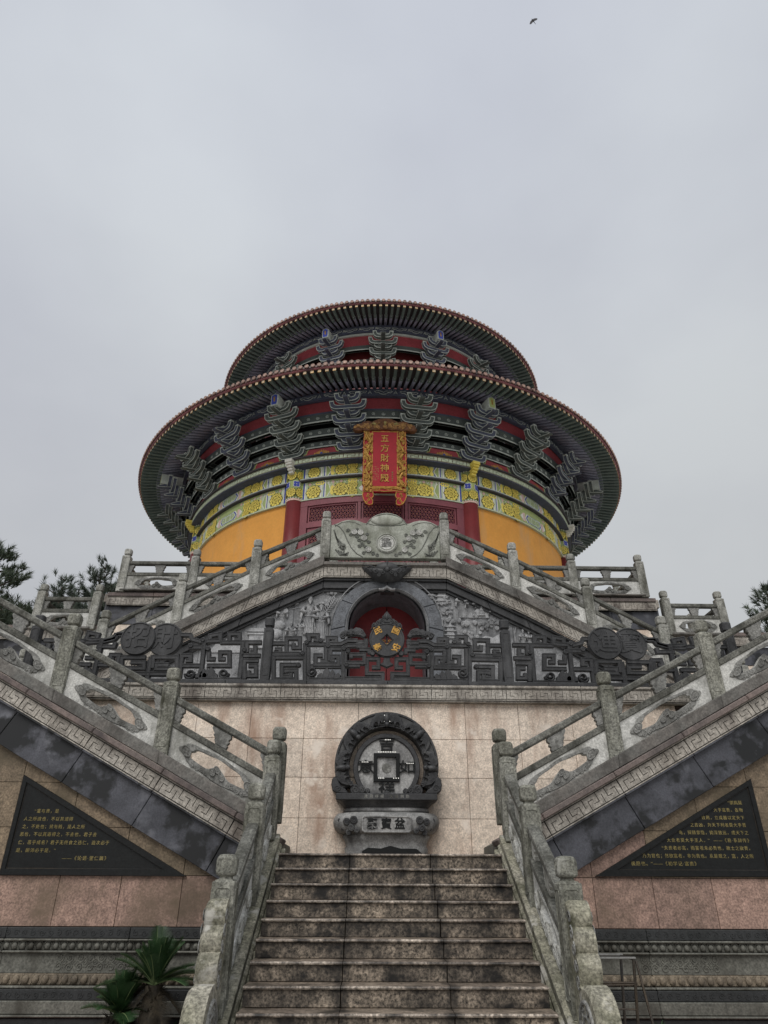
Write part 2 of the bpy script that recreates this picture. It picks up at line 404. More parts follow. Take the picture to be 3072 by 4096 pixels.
_txt = {}
def text_mesh(body, size, depth, matname, weight=0.0, align='CENTER'):
    key = (body, size, depth, matname, weight, align)
    if key in _txt: return _txt[key]
    c = bpy.data.curves.new('lettering', 'FONT'); c.body = body; c.size = size; c.extrude = depth; c.resolution_u = 2
    c.offset = weight; c.align_x = align; c.align_y = 'CENTER'; c.space_character = 1.22 if len(body) > 5 and align == 'LEFT' else 1.0
    o = bpy.data.objects.new('lettering', c); COL.objects.link(o)
    bpy.context.view_layer.update()
    me = bpy.data.meshes.new_from_object(o.evaluated_get(bpy.context.evaluated_depsgraph_get()))
    COL.objects.unlink(o); bpy.data.objects.remove(o)
    me.materials.clear(); me.materials.append(M[matname]); me.name = 'lettering'
    _txt[key] = me; return me
RXF = Matrix.Rotation(pi/2, 4, 'X')         # upright text facing -Y

def strap(w, t0, t1, bead=True):
    h = w/2
    if bead: return [(-h, t1), (-h, t0+.008), (-h+.006, t0), (-h+.014, t0), (-h+.018, t0+.007), (h-.018, t0+.007), (h-.014, t0), (h-.006, t0), (h, t0+.008), (h, t1)]
    return [(-h, t1), (-h, t0+.008), (-h+.008, t0), (h-.008, t0), (h, t0+.008), (h, t1)]
def spiral(c, r, turns=1.4, n=16, a0=0, dirn=1):
    return [(c[0]+(r*(1-.8*i/n))*math.cos(a0+dirn*turns*2*pi*i/n), c[1]+(r*(1-.8*i/n))*math.sin(a0+dirn*turns*2*pi*i/n)) for i in range(n+1)]
def bead(r, t): return [(-r, t), (-r*.5, t-r*.9), (r*.5, t-r*.9), (r, t)]

# fret (key pattern): one continuous strap in a 3 x 4 cell unit, real grooves between
FRP = [(2, 0), (1, 0), (0, 0), (0, 1), (0, 2), (1, 2), (1, 1), (2, 1), (2, 2), (2, 3), (1, 3), (0, 3)]
def fret(mb, s0, s1, z0, z1, mp, units, raise_=.012, t=0.0, flip0=False, gap=.15):
    """straps proud of plane t by raise_ ; material slot 0 strap, 1 recess"""
    H = z1-z0; bd = H*.10
    ih = H-2*bd
    U = (s1-s0)/units; cw = U/4; chh = ih/3
    g = chh*gap
    mb.mi = 1; mb.ext([[(s0, z0), (s1, z0), (s1, z1), (s0, z1)]], t, t+.03, mp)
    mb.mi = 0
    def bx(a, b, c, d): mb.ext([[(a, c), (b, c), (b, d), (a, d)]], t-raise_, t+.001, mp, back=False)
    bx(s0, s1, z0, z0+bd-g); bx(s0, s1, z1-bd+g, z1)
    prev = None
    for u in range(units):
        fl = (u % 2 == 1) != flip0
        for i, (r, c) in enumerate(FRP):
            rr_ = 2-r if fl else r
            x0 = s0+u*U+c*cw+g/2; x1 = x0+cw-g; y1 = z1-bd-rr_*chh-g/2; y0 = y1-chh+g
            if prev is not None:
                (pc, pr) = prev
                gc = u*4+c
                if pc == gc: # vertical neighbour, stretch to close the gap
                    if pr > rr_: y0 -= g
                    else: y1 += g
                else:
                    if pc < gc: x0 -= g
                    else: x1 += g
            if u == 0 and i == 0: x0 -= g/2
            bx(x0, x1, y0, y1)
            prev = (u*4+c, rr_)
GZ = -1.46
# ---------------------------------------------------------------- ground
mb = MB(); mb.add([(-300, -200, GZ), (300, -200, GZ), (300, 9.0, GZ), (-300, 9.0, GZ)], [(0, 1, 2, 3)])
mb.add([(-300, 9.0, GZ), (300, 9.0, GZ), (300, 400, GZ), (-300, 400, GZ)], [(0, 1, 2, 3)])
part('ground', mb, 'ground', kind='structure')

# ---------------------------------------------------------------- central staircase
RI, TR, Y0, Z0 = .1508, .256, 6.552, -.853
st = thing('stone_staircase', 'dark weathered brown granite steps rising between two carved balustrades at the bottom centre', 'staircase', (0, 4, GZ))
joint_x = (-1.28, -.471, .441, 1.262)
def step_block_mesh(x0, x1, deep):
    b = MB(); b.box(x0, x1, .015, deep, -RI+.002, -.028, .004); return fixn(b.mesh('riser_block', 'step'))
def nosing_mesh(x0, x1, deep):
    b = MB(); b.mi = 0
    # slab with a rounded front edge: front face nosing stone, upper face worn tread
    pr = [(0.0, -.026), (-.010, -.023), (-.014, -.013), (-.010, -.004), (-.002, 0.0)]
    n = len(pr)
    vs = [(x0, y, z) for y, z in pr]+[(x1, y, z) for y, z in pr]
    b.add(vs, [(i, i+1, n+i+1, n+i) for i in range(n-1)])
    b.add([(x0, 0, -.026), (x1, 0, -.026), (x1, deep, -.026), (x0, deep, -.026)], [(0, 1, 2, 3)])
    b.mi = 1; b.add([(x0, -.002, 0), (x1, -.002, 0), (x1, deep, 0), (x0, deep, 0)], [(0, 1, 2, 3)])
    return fixn(b.mesh('tread_slab', ['nose', 'steptop']))
cache = {}
for k in range(-3, 9):
    y = Y0+k*TR; z = Z0+k*RI
    deep = TR+.02 if k < 8 else 2.35
    s = put('step', None, st, T((0, y, z)))
    jit = random.Random(k)
    for i in range(3):
        a, b = joint_x[i]+.003, joint_x[i+1]-.003
        key = (i, k == 8)
        if key not in cache: cache[key] = (step_block_mesh(a, b, TR+.01 if k < 8 else .3), nosing_mesh(a, b, deep))
        dx = jit.uniform(-.002, .002)
        put('riser_block', cache[key][0], s, T((dx, y+jit.uniform(-.002, .002), z)))
        put('tread_slab', cache[key][1], s, T((dx, y+jit.uniform(-.002, .002), z+jit.uniform(-.001, .001))))
mb = MB()
mb.ext([[(Y0-2*TR+.12, GZ), (8.62, GZ), (10.9, GZ), (10.9, Z0+8*RI-.04), (8.92, Z0+8*RI-.04), (Y0-2*TR+.12, Z0-3*RI-.03)]], -1.27, 1.27, lambda s, z, t: (t, s, z))
part('stair_core', mb, 'joint', st)

# ---------------------------------------------------------------- balustrade kit
PH = 1.2
def post_mesh(matkeys, name='newel_post', ztop=-.215, zbot=-1.19, clip=.02, h=.1):
    b = MB(); b.box(-h, h, -h, h, zbot, ztop, .008)
    for q in range(4):
        def f(s, z, t, q=q):
            x, y = s, -h+t
            for _ in range(q): x, y = -y, x
            return (x, y, z)
        w = h-.034; a0, a1 = zbot+.12, ztop-.05
        loop = [(-w+clip, a0), (w-clip, a0), (w, a0+clip), (w, a1-clip), (w-clip, a1), (-w+clip, a1), (-w, a1-clip), (-w, a0+clip)]
        b.sweep(loop, [(-.006, .002), (-.003, -.007), (.003, -.007), (.006, .002)], f, closed=True)
    return fixn(b.mesh(name, matkeys))
def finial_mesh(matkeys, r=.088):
    b = MB(); z = -.215
    b.lathe([(.092, z), (.088, z+.010), (.060, z+.018), (.054, z+.036), (.076, z+.048), (.080, z+.058)], 16, sq=5)
    b.lathe([(r*.93, z+.05), (r, z+.062), (r, z+.178), (r*.95, z+.190), (r*.86, z+.196), (r*.82, z+.205), (r*.5, z+.213), (0, z+.216)], 20, sq=4.2)
    for q in range(4):
        def f(s, zz, t, q=q):
            x, y = s, -r+t
            for _ in range(q): x, y = -y, x
            return (x, y, zz)
        w = .05; a0, a1 = z+.07, z+.175
        b.sweep([(-w+.015, a0), (w-.015, a0), (w, a0+.015), (w, a1-.015), (w-.015, a1), (-w+.015, a1), (-w, a1-.015), (-w, a0+.015)], bead(.006, .004), f, closed=True)
        b.ring(.017, .006, (0, z+.145), f, 10, t=.003)
        for sg in (-1, 1):
            b.sweep(spiral((sg*.022, z+.103), .019, 1.2, 10, pi/2 if sg > 0 else pi/2, sg), bead(.0055, .003), f, caps=False)
        b.sweep([(0, z+.085), (0, z+.128)], bead(.0035, .003), f)
    return fixn(b.mesh('finial', matkeys))
def coin_relief(b, c, R, f, t):
    b.disc(R, c, t-.012, t+.002, f, 14); b.ring(R*.88, R*.13, c, f, 14, t=t-.012)
    r = R*.62
    for q in range(4):
        a = q*pi/2+pi/4; a2 = a+pi/2
        p0 = (c[0]+r*math.cos(a), c[1]+r*math.sin(a)); p2 = (c[0]+r*math.cos(a2), c[1]+r*math.sin(a2)); m_ = a+pi/4
        pm = (c[0]+r*.38*math.cos(m_), c[1]+r*.38*math.sin(m_))
        b.sweep([p0, pm, p2], bead(R*.09, t-.012), f)
def cloud_panel(Ln, hh, mp, mats):
    """panel slab with a cloud-shaped opening, and its carved frame. local s 0..Ln, z 0..hh"""
    c = (Ln/2, hh*.47); A = min(.54, Ln*.385); B = hh*.44
    def lobe(a, b_, n, amp, N=56, mound=False):
        pts = []
        for i in range(N):
            w = 2*pi*i/N; r = 1+amp*math.cos(n*w)
            x = a*math.copysign(abs(math.cos(w))**.9, math.cos(w))*r; y = b_*math.copysign(abs(math.sin(w))**.75, math.sin(w))*r
            y *= (1-.22*abs(x/a)**4)
            if mound and y < 0:
                y = -b_*(.62-.25*abs(x/a)**2)+.85*b_*math.exp(-(x/(a*.24))**2)
            pts.append((c[0]+x, c[1]+y))
        return pts
    outer = lobe(A, B, 8, .05)
    inner = lobe(A*.74, B*.74, 8, .05, 48, True)
    p = MB(); p.ext([[(0, 0), (Ln, 0), (Ln, hh), (0, hh)], inner], -.045, .045, mp)
    r = MB()
    r.ext([outer, lobe(A*.735, B*.735, 8, .05, 48, True)], -.060, -.0445, mp, .006, back=False)
    t = -.060
    for sg in (-1, 1):
        coin_relief(r, (c[0]+sg*A*.835, c[1]+.005), B*.42, mp, t)
        for i, (q, rr_) in enumerate(((.66, .24), (.53, .20), (.41, .22), (.30, .2))):
            r.sweep(spiral((c[0]+sg*A*q, c[1]-B*(.66+.08*(i % 2))), B*rr_, 1.3, 10, 0 if sg > 0 else pi, -sg), bead(.006, t), mp, caps=False)
    for (x, y) in ((-.12, -.42), (.12, -.42), (0, -.05)):
        coin_relief(r, (c[0]+A*x, c[1]+B*y), B*.27, mp, t-.004)
    return fixn(p.mesh('panel', mats[0])), fixn(r.mesh('cloud_frame', mats[1]))
def wing_mesh(m, z0, z1, half, matkey):
    """wing shaped block between the two rails; m = shear"""
    b = MB(); H = z1-z0
    pts = [(.075, 0), (.095, .22), (.085, .30), (.115, .50), (.10, .58), (.135, .80), (.13, 1)]
    L_ = [(x, y*H) for x, y in pts]
    if half == 0: poly = L_+[(-x, y) for x, y in reversed(L_)]
    else: poly = [(0, 0)]+[(x*1.0*half, y) for x, y in L_]+[(0, H)]
    f = lambda s, z, t: (s, t, z0+z+m*s)
    b.ext([poly], -.035, .035, f, .008)
    for y in (.27, .54):
        x = .09
        b.sweep([(-x if half == 0 else 0, y*H), (x*(half or 1), y*H+.004)], bead(.004, -.033), f)
    return fixn(b.mesh('wing_block', matkey))
_pc = {}
def cached(key, fn):
    if key not in _pc: _pc[key] = fn()
    return _pc[key]
def dirM(O, D, flip):
    """local x along D (horizontal), local -y towards the viewer side"""
    d = Vector(D); n = Vector((-d.y, d.x, 0))
    if flip: n = -n
    return Matrix(((d.x, n.x, 0, O[0]), (d.y, n.y, 0, O[1]), (0, 0, 1, O[2]), (0, 0, 0, 1)))
def balustrade(label, group, O, D, flip, posts, sty='stone', dz=0.0, curb=.18, ledge=True, name='stone_balustrade', skip=(), first_free=False, panel=True):
    """posts: list of (distance along D, height of the finial top). carved panels between them"""
    K = dict(stone=('post', 'rail', 'panel', 'relief', 'base'), light=('post_light', 'rail', 'panel', 'relief', 'base'), moss=('post', 'rail', 'panel', 'relief_pale', 'curb_moss'))[sty]
    B_ = dirM(O, D, flip)
    w0 = B_ @ Vector((posts[0][0], 0, posts[0][1]-PH))
    root = thing(name, label, 'balustrade', w0, group)
    pm = cached(('post', K[0]), lambda: post_mesh(K[0])); fm = cached(('fin', K[0]), lambda: finial_mesh(K[0]))
    for i, (s, z) in enumerate(posts):
        if i in skip: continue
        X = B_ @ T((s, 0, z))
        p = put('newel_post', pm, root, X)
        put('finial', fm, p, X @ Matrix.Scale(1.0, 4))
    for (s0, z0), (s1, z1) in zip(posts[:-1], posts[1:]):
        Ln = round(s1-s0-.2, 3); m = round((z1-z0)/(s1-s0), 4); zs = z0+m*.1
        X = B_ @ T((s0+.1, 0, zs))
        sh = lambda a, y, z, m=m: (a, y, z+m*a)
        def rail(za, zb, w, mk, nm, ch=.012):
            def go():
                b = MB(); b.box(0, Ln, -w, w, za, zb, ch, X=sh)
                return fixn(b.mesh(nm, mk))
            return cached((nm, Ln, m, K), go)
        put('handrail', rail(-.45, -.345, .065, K[1], 'handrail', .022), root, X)
        put('middle_rail', rail(-.76, -.665, .065, K[1], 'middle_rail', .012), root, X)
        if panel:
            pz = -1.13
            a = cached(('pan', Ln, m, K), lambda: cloud_panel(Ln, .372, lambda s, z, t: (s, t, z+pz+m*s), (K[2], K[3])))
            pn = put('panel', a[0], root, X); put('cloud_frame', a[1], pn, X)
        for hf, sx in ((0, Ln/2), (1, 0), (-1, Ln)):
            wm = cached(('wing', m, hf, K), lambda: wing_mesh(m, -.663, -.452, hf, K[3]))
            put('wing_block', wm, root, X @ T((sx, 0, m*sx)))
    if curb:
        for (s0, z0), (s1, z1) in zip(posts[:-1], posts[1:]):
            Ln = s1-s0; m = (z1-z0)/Ln
            b = MB(); b.box(0, Ln-.002, -.13, .13, -1.132-curb, -1.132, .012, X=lambda a, y, z, m=m: (a, y, z+m*a))
            part('curb_stone', b, K[4], root, B_ @ T((s0, 0, z0)))
    return root

# ---------------------------------------------------------------- central stair balustrades (three posts each side)
MS = .586
for sg, side in ((-1, 'left'), (1, 'right')):
    lab = ('mossy carved stair balustrade left of the brown steps, nearest the cycad' if sg < 0 else 'mossy carved stair balustrade right of the brown steps, nearest the metal stand')
    O = (sg*1.51, 0, 0)
    b = balustrade(lab, 'balustrades flanking the central steps', O, (0, 1, 0), sg > 0, [(6.80, .27), (8.10, 1.032), (9.20, 1.70)], 'moss', curb=0)
    # sloping moulded curb under the panels, in two long stones
    for (ya, yb) in ((5.95, 7.62), (7.63, 9.30)):
        def Xc(x, y, z): return (sg*x, y, z+.27-1.132+MS*(y-6.80))
        m_ = MB()
        m_.box(1.36, 1.64, ya, yb, -.10, 0, .012, X=Xc)
        m_.box(1.33, 1.67, ya, yb, -.16, -.101, .02, X=Xc)
        m_.box(1.285, 1.70, ya, yb, -.62, -.162, .01, X=Xc)
        part('curb_stone', m_, 'curb_moss', b)
    # scroll-edged drum stone in front of the first post
    def bez(c_, r, a0, a1, n=7): return [(c_[0]+r*math.cos(rad(a0+(a1-a0)*i/n)), c_[1]+r*math.sin(rad(a0+(a1-a0)*i/n))) for i in range(n+1)]
    dr = [(6.72, -.075)]+bez((6.68, -.20), .125, 92, 212, 8)+bez((6.612, -.385), .118, 122, 212, 7)+bez((6.545, -.55), .105, 124, 206, 6)+bez((6.40, -.95), .30, 76, 250, 20)+[(6.72, -1.30)]
    m_ = MB(); m_.ext([dr], -.09, .09, lambda s, z, t: (sg*1.53+t, s, z), .03)
    ds = part('drum_stone', m_, 'curb_moss', b)
    for t0 in (-.09, .09):
        q = MB(); f = (lambda s, z, t, t0=t0: (sg*1.53+(t0 if t0 < 0 else t0)+(t if t0 < 0 else -t), s, z))
        R_ = random.Random(3)
        q.ring(.19, .018, (6.40, -.95), f, 22)
        q.ring(.10, .014, (6.40, -.95), f, 14)
        for i in range(7): q.sweep(spiral((6.40+.145*math.cos(i*.9), -.95+.145*math.sin(i*.9)), .05, 1.2, 9, i, 1), bead(.008, 0), f, caps=False)
        for i in range(5): q.sweep(spiral((6.60-.02*i, -.2-.11*i), .055, 1.2, 10, i, 1), bead(.009, 0), f, caps=False)
        part('drum_carving', q, 'relief', ds)
    # foot block below
    m_ = MB(); m_.box(sg*1.40, sg*1.66, 6.02, 6.70, GZ, -1.30, .012); part('foot_block', m_, 'curb_moss', b)

# ---------------------------------------------------------------- side flights
def rel(X): return 1.175+.5064*abs(X)
YF = 9.45
for sg, side in ((-1, 'left'), (1, 'right')):
    posts = [(1.485, 1.915), (3.03, 2.71), (4.59, 3.50), (6.15, 4.29), (7.71, 4.29)]
    lab = 'carved balustrade climbing %s above the dark slab over the %s inscription' % (side, side)
    balustrade(lab, 'balustrades on the two side flights', (0, YF, 0), (sg, 0, 0), sg < 0, posts, 'stone', curb=.17)
    t = thing('side_staircase', 'side flight with key pattern band and black stained stringer climbing to the %s' % side, 'staircase', (sg*1.4, YF, GZ), 'side flights')
    def Xs(s, y, z): return (sg*s, y, z+(.5064*min(s, 6.15)+1.175))
    xs = [1.36, 1.95, 2.95, 3.95, 4.95, 5.95, 6.15, 7.0, 8.0]
    for a, c in zip(xs[:-1], xs[1:]):
        # ledge stones (reddish), key pattern stones, black stringer stones; ends cut square to the slope
        k = .0 if c > 6.1 else .5064
        k0 = .0 if a > 6.1 else .5064
        def cut(s, y, z, a=a, c=c): # shear ends
            w = (s-a)/(c-a); kk = k0*(1-w)+k*w
            s2 = s-(z+1.385)*kk*.8
            return Xs(s2, y, z)
        e = .003
        m_ = MB(); m_.box(a+e, c-e, YF-.17, YF+.3, -1.385, -1.304, .012, X=cut); part('ledge_stone', m_, 'ledge_red', t)
        if a > 1.5 or True:
            m_ = MB(); fret(m_, a+e, c-e, -1.625, -1.388, lambda s, z, tt: cut(s, YF-.085+tt, z), max(1, round((c-a)/.25)), .014)
            part('fret_stone', m_, ['fret', 'fretgap'], t)
        m_ = MB(); m_.box(a+e, c-e, YF-.035, YF+.3, -2.14, -1.655, .006, X=cut)
        m_.box(a+e, c-e, YF-.10, YF+.3, -1.655, -1.626, .006, X=cut)
        m_2 = MB(); part('stringer_slab', m_, 'black', t)
    # the flight body and its steps (seen only from the side or above)
    m_ = MB()
    m_.ext([[(1.40, GZ+.02), (8.0, GZ+.02), (8.0, 2.86), (6.0, 2.86), (1.40, .53)]], YF+.32, 10.88, lambda s, z, tt: (sg*s, tt, z))
    part('flight_body', m_, 'moulding', t)
    for i in range(17):
        s0 = 1.50+i*.296; z = .354+(i+1)*.1508
        m_ = MB(); m_.box(sg*s0, sg*(s0+.31), YF+.30, 10.86, z-.16, z, .01); part('step', m_, 'steptop', t)

    # ------------------------------------------------------------ lower wall: tiles, inscription, base mouldings
    wl = thing('retaining_wall', 'pinkish granite wall with carved base below the %s side flight' % side, 'wall', (sg*1.6, 9.5, GZ), 'lower retaining walls')
    JX = [1.80-.753, 1.80, 2.545, 3.294, 4.047, 4.80, 5.553, 6.306, 7.059, 7.812] if sg < 0 else [1.03, 1.78, 2.522, 3.261, 4.002, 4.75, 5.50, 6.25, 7.0, 7.75]
    JZ = [-.404, .136, .669, 1.203, 1.737, 2.27]
    for zi in range(5):
        for a, c in zip(JX[:-1], JX[1:]):
            a = max(a, 1.62)
            if a >= c: continue
            zt = lambda x: -2.10+1.175+.5064*x     # keep under the stringer
            z0, z1 = JZ[zi]+.003, JZ[zi+1]-.003
            if zt(c) < z0: continue
            poly = [(a+.003, z0), (c-.003, z0), (c-.003, z1), (a+.003, z1)]
            # clip with slope line
            outp = []
            for i in range(len(poly)):
                p, q = poly[i], poly[(i+1) % len(poly)]
                fp, fq = zt(p[0])-p[1], zt(q[0])-q[1]
                if fp >= 0: outp.append(p)
                if (fp >= 0) != (fq >= 0):
                    w = fp/(fp-fq); outp.append((p[0]+(q[0]-p[0])*w, p[1]+(q[1]-p[1])*w))
            if len(outp) < 3: continue
            dy = random.uniform(-.0015, .0015)
            m_ = MB(); m_.ext([[(sg*x, z) for x, z in outp]], 9.50+dy, 9.56, ident, .0025)
            part('wall_tile', m_, 'tilelow' if zi == 0 or sg > 0 and a < 2.6 else 'tilewet', wl)
    m_ = MB(); m_.ext([[(1.55, GZ), (8.0, GZ), (8.0, 2.3), (7.0, 2.3), (1.55, -.1)]], 9.53, 9.76, lambda s, z, tt: (sg*s, tt, z)); part('wall_backing', m_, 'joint', wl)
    def mould(nm, z0, z1, y0, mk, ch=.01, x1=8.0, seg=1.45):
        x = 1.62
        while x < x1-.01:
            m_ = MB(); m_.box(sg*(x+.002), sg*(min(x+seg, x1)-.002), y0, 9.6, z0, z1, ch); part(nm, m_, mk, wl); x += seg
    mould('frieze_stone', -.520, -.409, 9.44, 'moulddark', .006)
    mould('fillet_stone', -.546, -.523, 9.41, 'moulding')
    mould('petal_bed', -.637, -.549, 9.46, 'moulding')
    mould('fillet_stone', -.664, -.640, 9.42, 'moulding')
    mould('waist_stone', -.862, -.667, 9.47, 'moulding', .004)
    mould('petal_bed', -.975, -.865, 9.46, 'mouldtan')
    mould('fillet_stone', -1.004, -.978, 9.40, 'moulding')
    mould('frieze_stone', -1.108, -1.007, 9.38, 'moulddark', .006)
    mould('plinth_stone', -1.235, -1.111, 9.36, 'moulding', .008)
    mould('fillet_stone', -1.262, -1.238, 9.33, 'moulding')
    mould('plinth_stone', -1.33, -1.265, 9.36, 'moulddark')
    # lotus petals, upper row round beads, lower row leaning
    pb = MB(); pb.smooth = True
    pb.sph((0, 0, 0), (.034, .03, .037), 10, 6)
    pb.smooth = False
    pb.sweep([(-.042, -.042), (-.040, .02), (-.026, .040), (.026, .040), (.040, .02), (.040, -.042)], bead(.005, .002), ident)
    pme = fixn(pb.mesh('petal', 'moulding'))
    x = 1.70
    while x < 7.9: put('petal', pme, wl, T((sg*x, 9.448, -.594))); x += .096
    pb = MB(); pb.smooth = True
    pb.sph((0, 0, 0), (.042, .03, .046), 10, 6); pb.smooth = False
    pb.sweep([(-.055, -.048), (-.04, -.03), (-.045, .02), (-.02, .048)], bead(.006, .002), ident)
    pme = fixn(pb.mesh('leaning_petal', 'mouldtan'))
    x = 1.72
    while x < 7.9: put('leaning_petal', pme, wl, T((sg*x, 9.455, -.920))); x += .112
    # scroll relief panel on the waist
    def scrolls(cx, half):
        b = MB(); n = 8
        for i in range(n):
            u = -half+half*2*(i+.5)/n
            for v, d in ((.045, 1), (-.045, -1)):
                b.sweep(spiral((cx+u, -.757+v), .047, 1.5, 16, i*pi, d*(1 if i % 2 else -1)), bead(.009, 0), lambda s, z, t: (s, 9.47+t, z), caps=False)
        b.ring(.035, .008, (cx, -.757), lambda s, z, t: (s, 9.47+t, z), 12)
        for i in range(n-1):
            u = -half+half*2*(i+1)/n
            b.sweep([(cx+u-.02, -.757), (cx+u, -.74), (cx+u+.02, -.757), (cx+u, -.775), (cx+u-.02, -.757)], bead(.006, 0), lambda s, z, t: (s, 9.47+t, z))
        return b
    for cx in ((3.42, 6.2)): part('scroll_relief', scrolls(sg*cx, .48), 'moulding', wl)
    # faint frieze carving
    for (zc, yy) in ((-.464, 9.44), (-1.058, 9.38)):
        b = MB()
        for i in range(62):
            u = sg*(1.7+i*.1); b.sweep(spiral((u, zc), .036, 1.2, 9, i*2.1, 1 if i % 2 else -1), bead(.005, 0), lambda s, z, t: (s, yy+t, z), caps=False)
        part('frieze_carving', b, 'moulddark', wl)

    # triangular inscription slab
    ip = thing('inscribed_slab', ('triangular black slab with gold lettering under the left side flight' if sg < 0 else 'triangular black slab with gold lettering under the right side flight'), 'plaque', (sg*3.6, 9.47, .12), 'triangular inscription slabs')
    if sg < 0: tri = [(-4.785, 1.288), (-4.785, .128), (-2.50, .128)]; ti = [(-4.72, 1.19), (-4.72, .205), (-2.80, .205)]
    else: tri = [(4.80, 1.30), (4.80, .150), (2.555, .150)]; ti = [(4.73, 1.20), (4.73, .225), (2.84, .225)]
    m_ = MB(); m_.ext([tri, ti], 9.455, 9.50, ident, .012); part('slab_frame', m_, 'plateframe', ip)
    m_ = MB(); m_.ext([ti], 9.478, 9.50, ident); part('slab_face', m_, 'plate', ip)
    m_ = MB(); m_.sweep(ti, bead(.006, 9.478), ident, closed=True); part('slab_bead', m_, 'steel', ip)
    if sg < 0:
        lines = [('“富与贵，是', -4.54, .852), ('人之所欲也，不以其道得', -4.652, .760), ('之，不处也；贫与贱，是人之所', -4.65, .671), ('恶也，不以其道得之，不去也。君子去', -4.656, .583), ('仁，恶乎成名？君子无终食之违仁，造次必于', -4.652, .491), ('是，颠沛必于是。”', -4.656, .402), ('——《论语·里仁篇》', -4.066, .317)]
        ends = [-4.231, -4.031, -3.863, -3.695, -3.52, -4.169, -3.52]
    else:
        lines = [('“崇高莫', 4.42, 1.004), ('大乎富贵。备物', 4.213, .916), ('致用，立成器以定天下', 4.034, .824), ('之吉凶，为天下利者莫大乎蓍', 3.868, .738), ('龟，探赜索隐，钩深致远，成天下之', 3.703, .648), ('大业者莫大乎圣人。”  ——《易·系辞传》', 3.529, .559), ('“夫贵者必富，而富者未必贵也，故士之欲贵，', 3.45, .470), ('乃为官也；然欲富者，非为贵也。从是观之，富，人之所', 3.186, .380), ('极愿也。”——《初学记·富贵》', 3.028, .292)]
        ends = [4.606, 4.594, 4.592, 4.59, 4.599, 4.586, 4.573, 4.595, 3.853]
    for (tx, x0, z), x1 in zip(lines, ends):
        me = text_mesh(tx, .052, .0015, 'gold', -.0005, 'LEFT')
        w = max(v.co.x for v in me.vertices)
        put('lettering', me, ip, T((x0, 9.4765, z)) @ RXF @ Matrix.Diagonal(((x1-x0)/w, 1, 1, 1)))

# small brick edging at the wall foot
ed = thing('brick_edging', 'row of red bricks at the foot of the pinkish walls', 'edging', (0, 9.2, GZ))
bb = MB(); bb.box(-.098, .098, -.05, .05, -.06, 0, .006); bm_ = fixn(bb.mesh('brick', 'brick'))
for sg in (-1, 1):
    for i in range(30):
        for j in range(3):
            put('brick', bm_, ed, T((sg*(1.9+i*.205+.1*(j % 2)), 9.29-j*.11, -1.322+random.uniform(-.003, .003))))
    m_ = MB(); m_.box(sg*1.78, sg*8.1, 9.01, 9.35, GZ, -1.375); part('edging_bed', m_, 'joint', ed)
# ---------------------------------------------------------------- terrace wall behind the landing (beige tiles)
YW = 10.9
tw = thing('terrace_wall', 'beige stained granite block wall behind the stone basin, topped by a key pattern band', 'wall', (0, YW, .35))
zt = [.354, .911, 1.475, 2.043, 2.598]
xs = [-.459+i*.846 for i in range(-7, 9)]
for zi in range(4):
    for a, c in zip(xs[:-1], xs[1:]):
        if abs((a+c)/2) > 4.8: continue
        m_ = MB(); dy = random.uniform(-.002, .002)
        m_.box(a+.003, c-.003, YW+dy, YW+.06, zt[zi]+.003, zt[zi+1]-.003, .003)
        part('wall_tile', m_, 'tile', tw)
m_ = MB(); m_.box(-8, 8, YW+.03, YW+.3, GZ, 2.62); part('wall_backing', m_, 'joint', tw)
x = -6.5
i = 0
while x < 6.45:
    m_ = MB(); fret(m_, x+.002, x+1.198, 2.625, 2.815, lambda s, z, t: (s, YW-.10+t, z), 5, .012, flip0=bool(i % 2)); m_.mi = 0
    m_.box(x+.002, x+1.198, YW-.09, YW+.1, 2.596, 2.6245, .006); m_.box(x+.002, x+1.198, YW-.13, YW+.1, 2.8155, 2.858, .008)
    part('fret_stone', m_, ['fret', 'fretgap'], tw)
    x += 1.2; i += 1
x = -6.5
while x < 6.45:
    m_ = MB(); m_.box(x+.001, x+1.299, YW-.10, YW+.25, 2.860, 2.925, .01); part('kerb_stone', m_, 'basalt', tw); x += 1.3
m_ = MB(); m_.box(-8, 8, YW+.22, 16.2, 2.70, 2.92); part('terrace_floor', m_, 'ground', tw)

